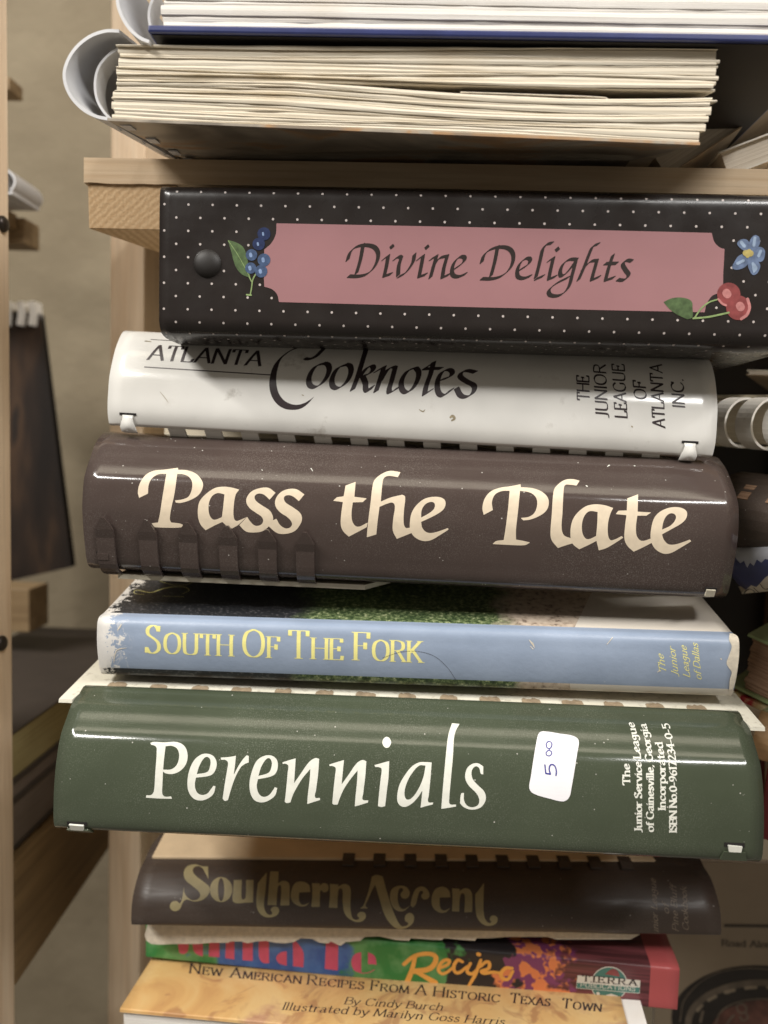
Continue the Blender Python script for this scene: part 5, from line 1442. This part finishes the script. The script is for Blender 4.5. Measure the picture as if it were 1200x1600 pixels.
# old paperback, brown page edges fanned
p = at(1140, 1064, 0.320)
e = empty('paperback_book', axes(p, -38, 16), 'old paperback with brown fanned page edges beside the pale blue spine', 'book')
SQ = Spine((0, 0), 1, (10, 0), 1); SQ.L = .13; SQ.M = Matrix.Identity(4)
leaf_bundles(SQ, e, 14, lambda t: 0.0, lambda t: .021, lambda f: .002 + .004 * (1 - f), lambda f: .13, .10, MAT['page_brown'], seed=12, wav=.0005)
plain('green_cover', srgb(150, 168, 120), .5, .12, 90)
box('front_cover', 0, .132, -.001, .10, .0212, .0222, MAT['green_cover'], e)
box('back_cover', 0, .132, -.002, .10, -.0012, -.0002, MAT['green_cover'], e)
# floral book below it
n = NT('floral_cover')
v = n.voro(75, out='Color'); f = n.noise(110, detail=3, dist=1)
c = n.ramp(f, [(.34, srgb(150, 36, 52)), (.44, srgb(190, 60, 66)), (.50, srgb(222, 200, 150)), (.6, srgb(232, 214, 176)), (.7, srgb(120, 140, 84))])
MAT['floral_cover'] = n.out(c, .45, .4)
p = at(1136, 1094, 0.318)
e = empty('floral_book', axes(p, -36, 14), 'book with red rose and cream flower cover under the brown paged paperback', 'book')
box('cover', 0, .13, 0, .10, -.012, .0045, MAT['floral_cover'], e, .002)
box('page_block', .003, .128, -.0006, .09, -.009, .002, MAT['page_cream'], e)
# tan rolled edge and dark red book
plain('tan_paper', srgb(206, 168, 124), .6, .12, 120); plain('dark_red', srgb(128, 40, 46), .4, .15, 80)
p = at(1178, 1150, 0.30)
e = empty('booklet', axes(p, -30, 6), 'tan booklet with rounded edge beside the end of the green comb', 'booklet')
bm = bmesh.new()
bmesh.ops.create_cone(bm, cap_ends=True, segments=24, radius1=.0095, radius2=.0095, depth=.10, matrix=Matrix.Translation((.05, .0095, -.002)) @ Matrix.Rotation(R(90), 4, 'Y'))
from_bm('rounded_cover', bm, MAT['tan_paper'], e)
box('page_block', .001, .099, .008, .08, -.009, .004, MAT['page_cream'], e)
p = at(1184, 1310, 0.30)
e = empty('red_book', axes(p, -24, 3), 'dark red book standing beside the end of the green comb', 'book')
box('spine', 0, .10, 0, .004, 0, .034, MAT['dark_red'], e, .001)
box('front_cover', 0, .10, .004, .09, .032, .034, MAT['dark_red'], e)
box('page_block', .002, .098, .0042, .088, .0022, .0318, MAT['page_cream'], e)
box('back_cover', 0, .10, .004, .09, 0, .002, MAT['dark_red'], e)

# magazine with a printed cast iron pot, propped behind at the lower right
YM = 0.375
SM = Spine((1020, 1640), YM, (1330, 1655), YM)
hM = SM.ony(1060, 1345)[1]
SM.profile([(0, hM), (0, hM * .5), (0, 0)], 6)
mg = empty('magazine', SM.M, 'grey brown magazine cover printed with a black iron pot, propped behind the stack', 'magazine')
plain('grey_print', srgb(156, 140, 118), .45, .12, 25); plain('iron_print', srgb(44, 38, 34), .45, .25, 90)
plain('pot_stud', srgb(150, 136, 116), .45, .3, 160); plain('pot_rim', srgb(112, 100, 86), .45, .3, 160); plain('stew_print', srgb(96, 62, 52), .45, .4, 160); plain('print_dark', srgb(66, 56, 46), .45, .1, 100)
box('cover', 0, SM.L, 0, .0004, 0, hM, MAT['grey_print'], mg)
box('page_block', .001, SM.L - .001, .0005, .006, .001, hM - .001, MAT['page_white'], mg)
I = lambda nm, shp, m, off: ink(nm, SM, shp, MAT[m], mg, off=off, h=.00025)
SM.profile([(0, hM), (0, hM * .5), (0, 0)], 6)
I('printed_pot', [('poly', disc(1180, 1590, 131, 82, 48))], 'iron_print', .0001)
I('printed_pot_rim', [('poly', disc(1188, 1598, 118, 68, 48), disc(1190, 1600, 110, 60, 48))], 'pot_rim', .00018)
I('printed_stew', [('poly', disc(1196, 1608, 84, 46, 40))], 'stew_print', .00018)
for k in range(9):
    a0 = 3.5 + k * .33
    I('printed_pot_studs', [('round', [(1188 + 105 * math.cos(a0 + j * .05), 1598 + 56 * math.sin(a0 + j * .05)) for j in range(4)], 2.6)], 'pot_stud', .00026)
I('printed_pot_lines', [('round', stroke([(1062, 1596), (1070, 1560), (1110, 1524), (1170, 1512), (1240, 1520)]), 1.0), ('round', stroke([(1118, 1600), (1126, 1580), (1150, 1566), (1190, 1560), (1230, 1566)]), 1.2), ('round', stroke([(1132, 1606), (1140, 1592), (1146, 1586)]), 1.6)], 'pot_rim', .0003)
I('printed_letters', [('round', stroke([(1150, 1572), (1160, 1568), (1166, 1578), (1156, 1582), (1150, 1572)]), 1.2), ('round', stroke([(1156, 1588), (1160, 1594), (1168, 1590), (1164, 1580)]), 1.2), ('round', [(1130, 1546), (1138, 1552)], 1.6), ('round', [(1098, 1580), (1094, 1596)], 2.2)], 'pot_rim', .00025)
ink('cover_lettering', SM, fit_text('Road Along', (1128, 1478), (1215, 1481), (0, -10), pen=.07, ang=.2, r=.04, serif=.08, track=.14), MAT['print_dark'], mg, off=.0002, h=.00014)
I('printed_rule', [('round', [(1133, 1446), (1290, 1448)], 2.4)], 'print_dark', .0002)

# black books added deep behind the pile as a backdrop, keeping its gaps dark
for k, (x0, x1, y) in enumerate(((1100, 1210, .47), (1215, 1330, .46))):
    a, b = at(x0, 800, y).x, at(x1, 800, y).x
    e = empty('backdrop_book', Matrix.Translation((a, y, -.19)), ('black bound book added deep in the shelf as dark backdrop behind the cream rings', 'black bound book added deep in the shelf as dark backdrop behind the red book')[k], 'book')
    box('spine', 0, b - a - .001, 0, .004, 0, .275, MAT['black_card'], e, .001)
    box('page_block', .002, b - a - .003, .0041, .1, .002, .272, MAT['page_brown'], e)
# lower deck the pile rests on
zd = (SN.M @ Vector((.1, .08, -.0475))).z
for k in range(4):
    box('slat', SN.M.translation.x + .014, SN.M.translation.x + .19, YS - .03 + .08 * k + (.001 if k == 1 else 0), YS + .044 + .08 * k, zd - .013, zd - .0006 - .0, MAT['pine_slat'], shelf, .0006)

# ------------------------------------------------------------------ the neighbouring shelf on the left
wood('pine_dim_depth', srgb(140, 116, 80), srgb(108, 86, 58), axis=1)  # darker copies of the pine: dimness of the left shelf put into the colour
wood('pine_dim', srgb(150, 128, 96), srgb(120, 98, 70), axis=0)
left = empty('wooden_shelf', None, 'second pine shelf whose bolted post stands before the plaster wall', 'shelf')
YL = 0.315
xr_ = at(18, 800, YL + .019).x
post = box('post', xr_ - .038, xr_, YL, YL + .019, -.42, .42, MAT['pine_front'], left, .001)
for py, px_ in ((350, 0), (1005, -2)):
    q = at_x(px_ + 3, py, xr_)
    bm = bmesh.new()
    prev = None
    for r_, h_ in ((.0034, 0), (.0034, .0010), (.0026, .0019), (.0012, .0023)):
        ring = [bm.verts.new((xr_ + h_, q.y + r_ * math.cos(a), q.z + r_ * math.sin(a))) for a in (2 * math.pi * k / 20 for k in range(20))]
        if prev:
            for k in range(20): bm.faces.new((prev[k], prev[(k + 1) % 20], ring[(k + 1) % 20], ring[k]))
        prev = ring
    bm.faces.new(prev); bmesh.ops.recalc_face_normals(bm, faces=bm.faces[:])
    from_bm('bolt_head', bm, MAT['bolt_steel'], left, smooth=True)
XL = xr_ - .003
def side(name, y_top, y_bot, Y0, Y1, depth, mat, parent, px=18, bevel=.0008, x=None):
    """a board running back along the left shelf; heights read at the post edge"""
    X = XL if x is None else x
    za, zb2 = at_x(px, y_top, X).z, at_x(px, y_bot, X).z
    return box(name, X - depth, X, Y0, Y1, min(za, zb2), max(za, zb2), mat, parent, bevel)
YE = 0.455
def zpx(py, Y=0.40, px=40): return at(px, py, Y).z
x60 = at(62, 350, 0.47).x
box('slat', x60 - .12, x60, .452, .47, zpx(386, .46), zpx(346, .46), MAT['pine_dim'], left, .0008)
box('slat', x60 - .12, x60 - .004, .435, .4515, zpx(345, .43), zpx(318, .43), MAT['pine_dim'], left, .0008)
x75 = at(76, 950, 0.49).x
box('slat', x75 - .12, x75, .465, .49, zpx(985, .47), zpx(918, .47), MAT['pine_dim'], left, .0008)
box('slat', at(36, 120, .47).x - .1, at(36, 120, .47).x, .455, .47, zpx(135, .45), zpx(113, .45), MAT['pine_dim'], left, .0008)
X2 = at(14, 1350, .33).x
def zs2(py): return at_x(19, py, X2).z
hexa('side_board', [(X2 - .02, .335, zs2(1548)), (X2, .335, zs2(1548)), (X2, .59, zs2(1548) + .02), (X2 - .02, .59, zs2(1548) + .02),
                    (X2 - .02, .335, zs2(1352)), (X2, .335, zs2(1352)), (X2, .59, zs2(1352)), (X2 - .02, .59, zs2(1352))], MAT['pine_dim_depth'], left, .001)
def lying(name, t, b, label, mat, cov):
    e = empty(name, Matrix.Translation((X2 - .004, .335, zs2(b))), label, 'book')
    h_ = zs2(t) - zs2(b)
    box('page_block', -.09, -.001, .001, .20, .0012, h_ - .0012, mat, e)
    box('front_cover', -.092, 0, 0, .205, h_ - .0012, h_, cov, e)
    box('back_cover', -.092, 0, 0, .205, 0, .0012, cov, e)
paper_edge('page_olive', srgb(168, 156, 112), srgb(120, 108, 74)); paper_edge('page_mauve', srgb(128, 116, 106), srgb(92, 82, 74))
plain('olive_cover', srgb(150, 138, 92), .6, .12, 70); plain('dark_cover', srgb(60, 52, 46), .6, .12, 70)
lying('paperback_book', 1268, 1345, 'book with greyish mauve page edges lying on the left side board', MAT['page_mauve'], MAT['dark_cover'])
lying('paperback_book', 1155, 1235, 'book with olive page edges lying atop the mauve paged one', MAT['page_olive'], MAT['dark_cover'])  # cover coloured dark to stand for the shade on its top
lying('paperback_book', 1236, 1267, 'thin dark covered book squeezed between olive and mauve paged ones', MAT['page_mauve'], MAT['dark_cover'])
n = NT('dark_photo')                                 # dark photographic cover with brown streaks
f = n.noise(1.0, n.coord((34, 34, 9), (0, .5, 0)), detail=3)
c = n.ramp(f, [(.42, srgb(30, 24, 21)), (.56, srgb(44, 34, 28)), (.68, srgb(72, 54, 40)), (.74, srgb(40, 32, 27))])
MAT['dark_photo'] = n.out(c, .5, .3)
# black comb book leaning on the left shelf
YB = 0.50
quad = [at(-60, 478, YB), at(62, 490, YB), at(112, 886, YB), at(-60, 925, YB)]
e = empty('comb_bound_book', Matrix.Translation((quad[3].x, YB, quad[3].z)), 'tall black book with cream comb teeth leaning on the left shelf', 'book')
o = Vector((quad[3].x, YB, quad[3].z))
pl = [((q - o).x, (q - o).z) for q in quad]
prism('front_cover', pl, 0, .0015, MAT['dark_photo'], e)
prism('page_block', [(x * .95, z * .98 + .002) for x, z in pl], .0016, .005, MAT['page_brown'], e)
prism('back_cover', pl, .0052, .0062, MAT['black_card'], e)
for k, (a, b) in enumerate(((6, 20), (28, 38), (46, 57))):
    p0 = at(a, 508, YB - .002) - o; p1 = at(b, 472, YB - .002) - o
    band('comb_tooth', [(p0.x, p0.z), (p0.x + .001, (p0.z + p1.z) / 2), (p0.x + .0005, p1.z)], .010, MAT['old_white_plastic'], e, .0038, y0=-.004)
# white comb book above it
q = at(30, 318, .43)
e = empty('comb_bound_book', Matrix.Translation((q.x - .02, .415, zpx(317, .43) + .0)), 'white comb bound book lying on the left shelf against the wall', 'book')
box('back_cover', -.06, .024, 0, .03, 0, .002, MAT['grey_white_plastic'], e)
box('page_block', -.06, .018, .002, .028, .002, .012, MAT['page_white'], e)
box('front_cover', -.06, .020, 0, .03, .0122, .0140, MAT['grey_white_plastic'], e)
band('comb_spine', [(.014, .015), (.022, .0125), (.026, .0075), (.024, .002), (.018, -.0003)], .03, MAT['grey_white_plastic'], e, .001)

# ------------------------------------------------------------------ print, tabs and wear belong to the part that carries them (sub-parts)
CARRIED = ('title_lettering', 'small_title_lettering', 'title_rules', 'publisher_lettering', 'publisher_emblem', 'script_lettering', 'cover_lettering', 'cover_swash',
           'locking_slot', 'locking_tab', 'locking_flap', 'comb_slot', 'price_sticker', 'lint_speck', 'stain_spot', 'scuff_mark', 'loose_hair', 'worn_spine_end',
           'polka_dots', 'rivet', 'label_panel', 'scroll_panel', 'scroll_ornament', 'torn_band')
for root in [o for o in COL.objects if o.parent is None and o.type == 'EMPTY']:
    kids = list(root.children)
    byname = {}
    for k in kids: byname.setdefault(k.name.split('.')[0], k)
    host = next((byname[h] for h in ('comb_spine', 'vinyl_cover', 'dust_jacket', 'cover', 'front_cover') if h in byname), None)
    if host is None: continue
    for k in kids:
        nm = k.name.split('.')[0]
        if k is host: continue
        if nm == 'price_sticker': continue
        if nm == 'handwritten_price': k.parent = byname['price_sticker']
        elif nm == 'title_lettering' and 'label_panel' in byname: k.parent = byname['label_panel']
        elif nm == 'label_panel': continue
        elif nm == 'punch_hole': k.parent = byname['back_cover'] if 'folded_leaf' in byname else byname['front_cover']
        elif nm in CARRIED or nm.startswith('printed_'): k.parent = host
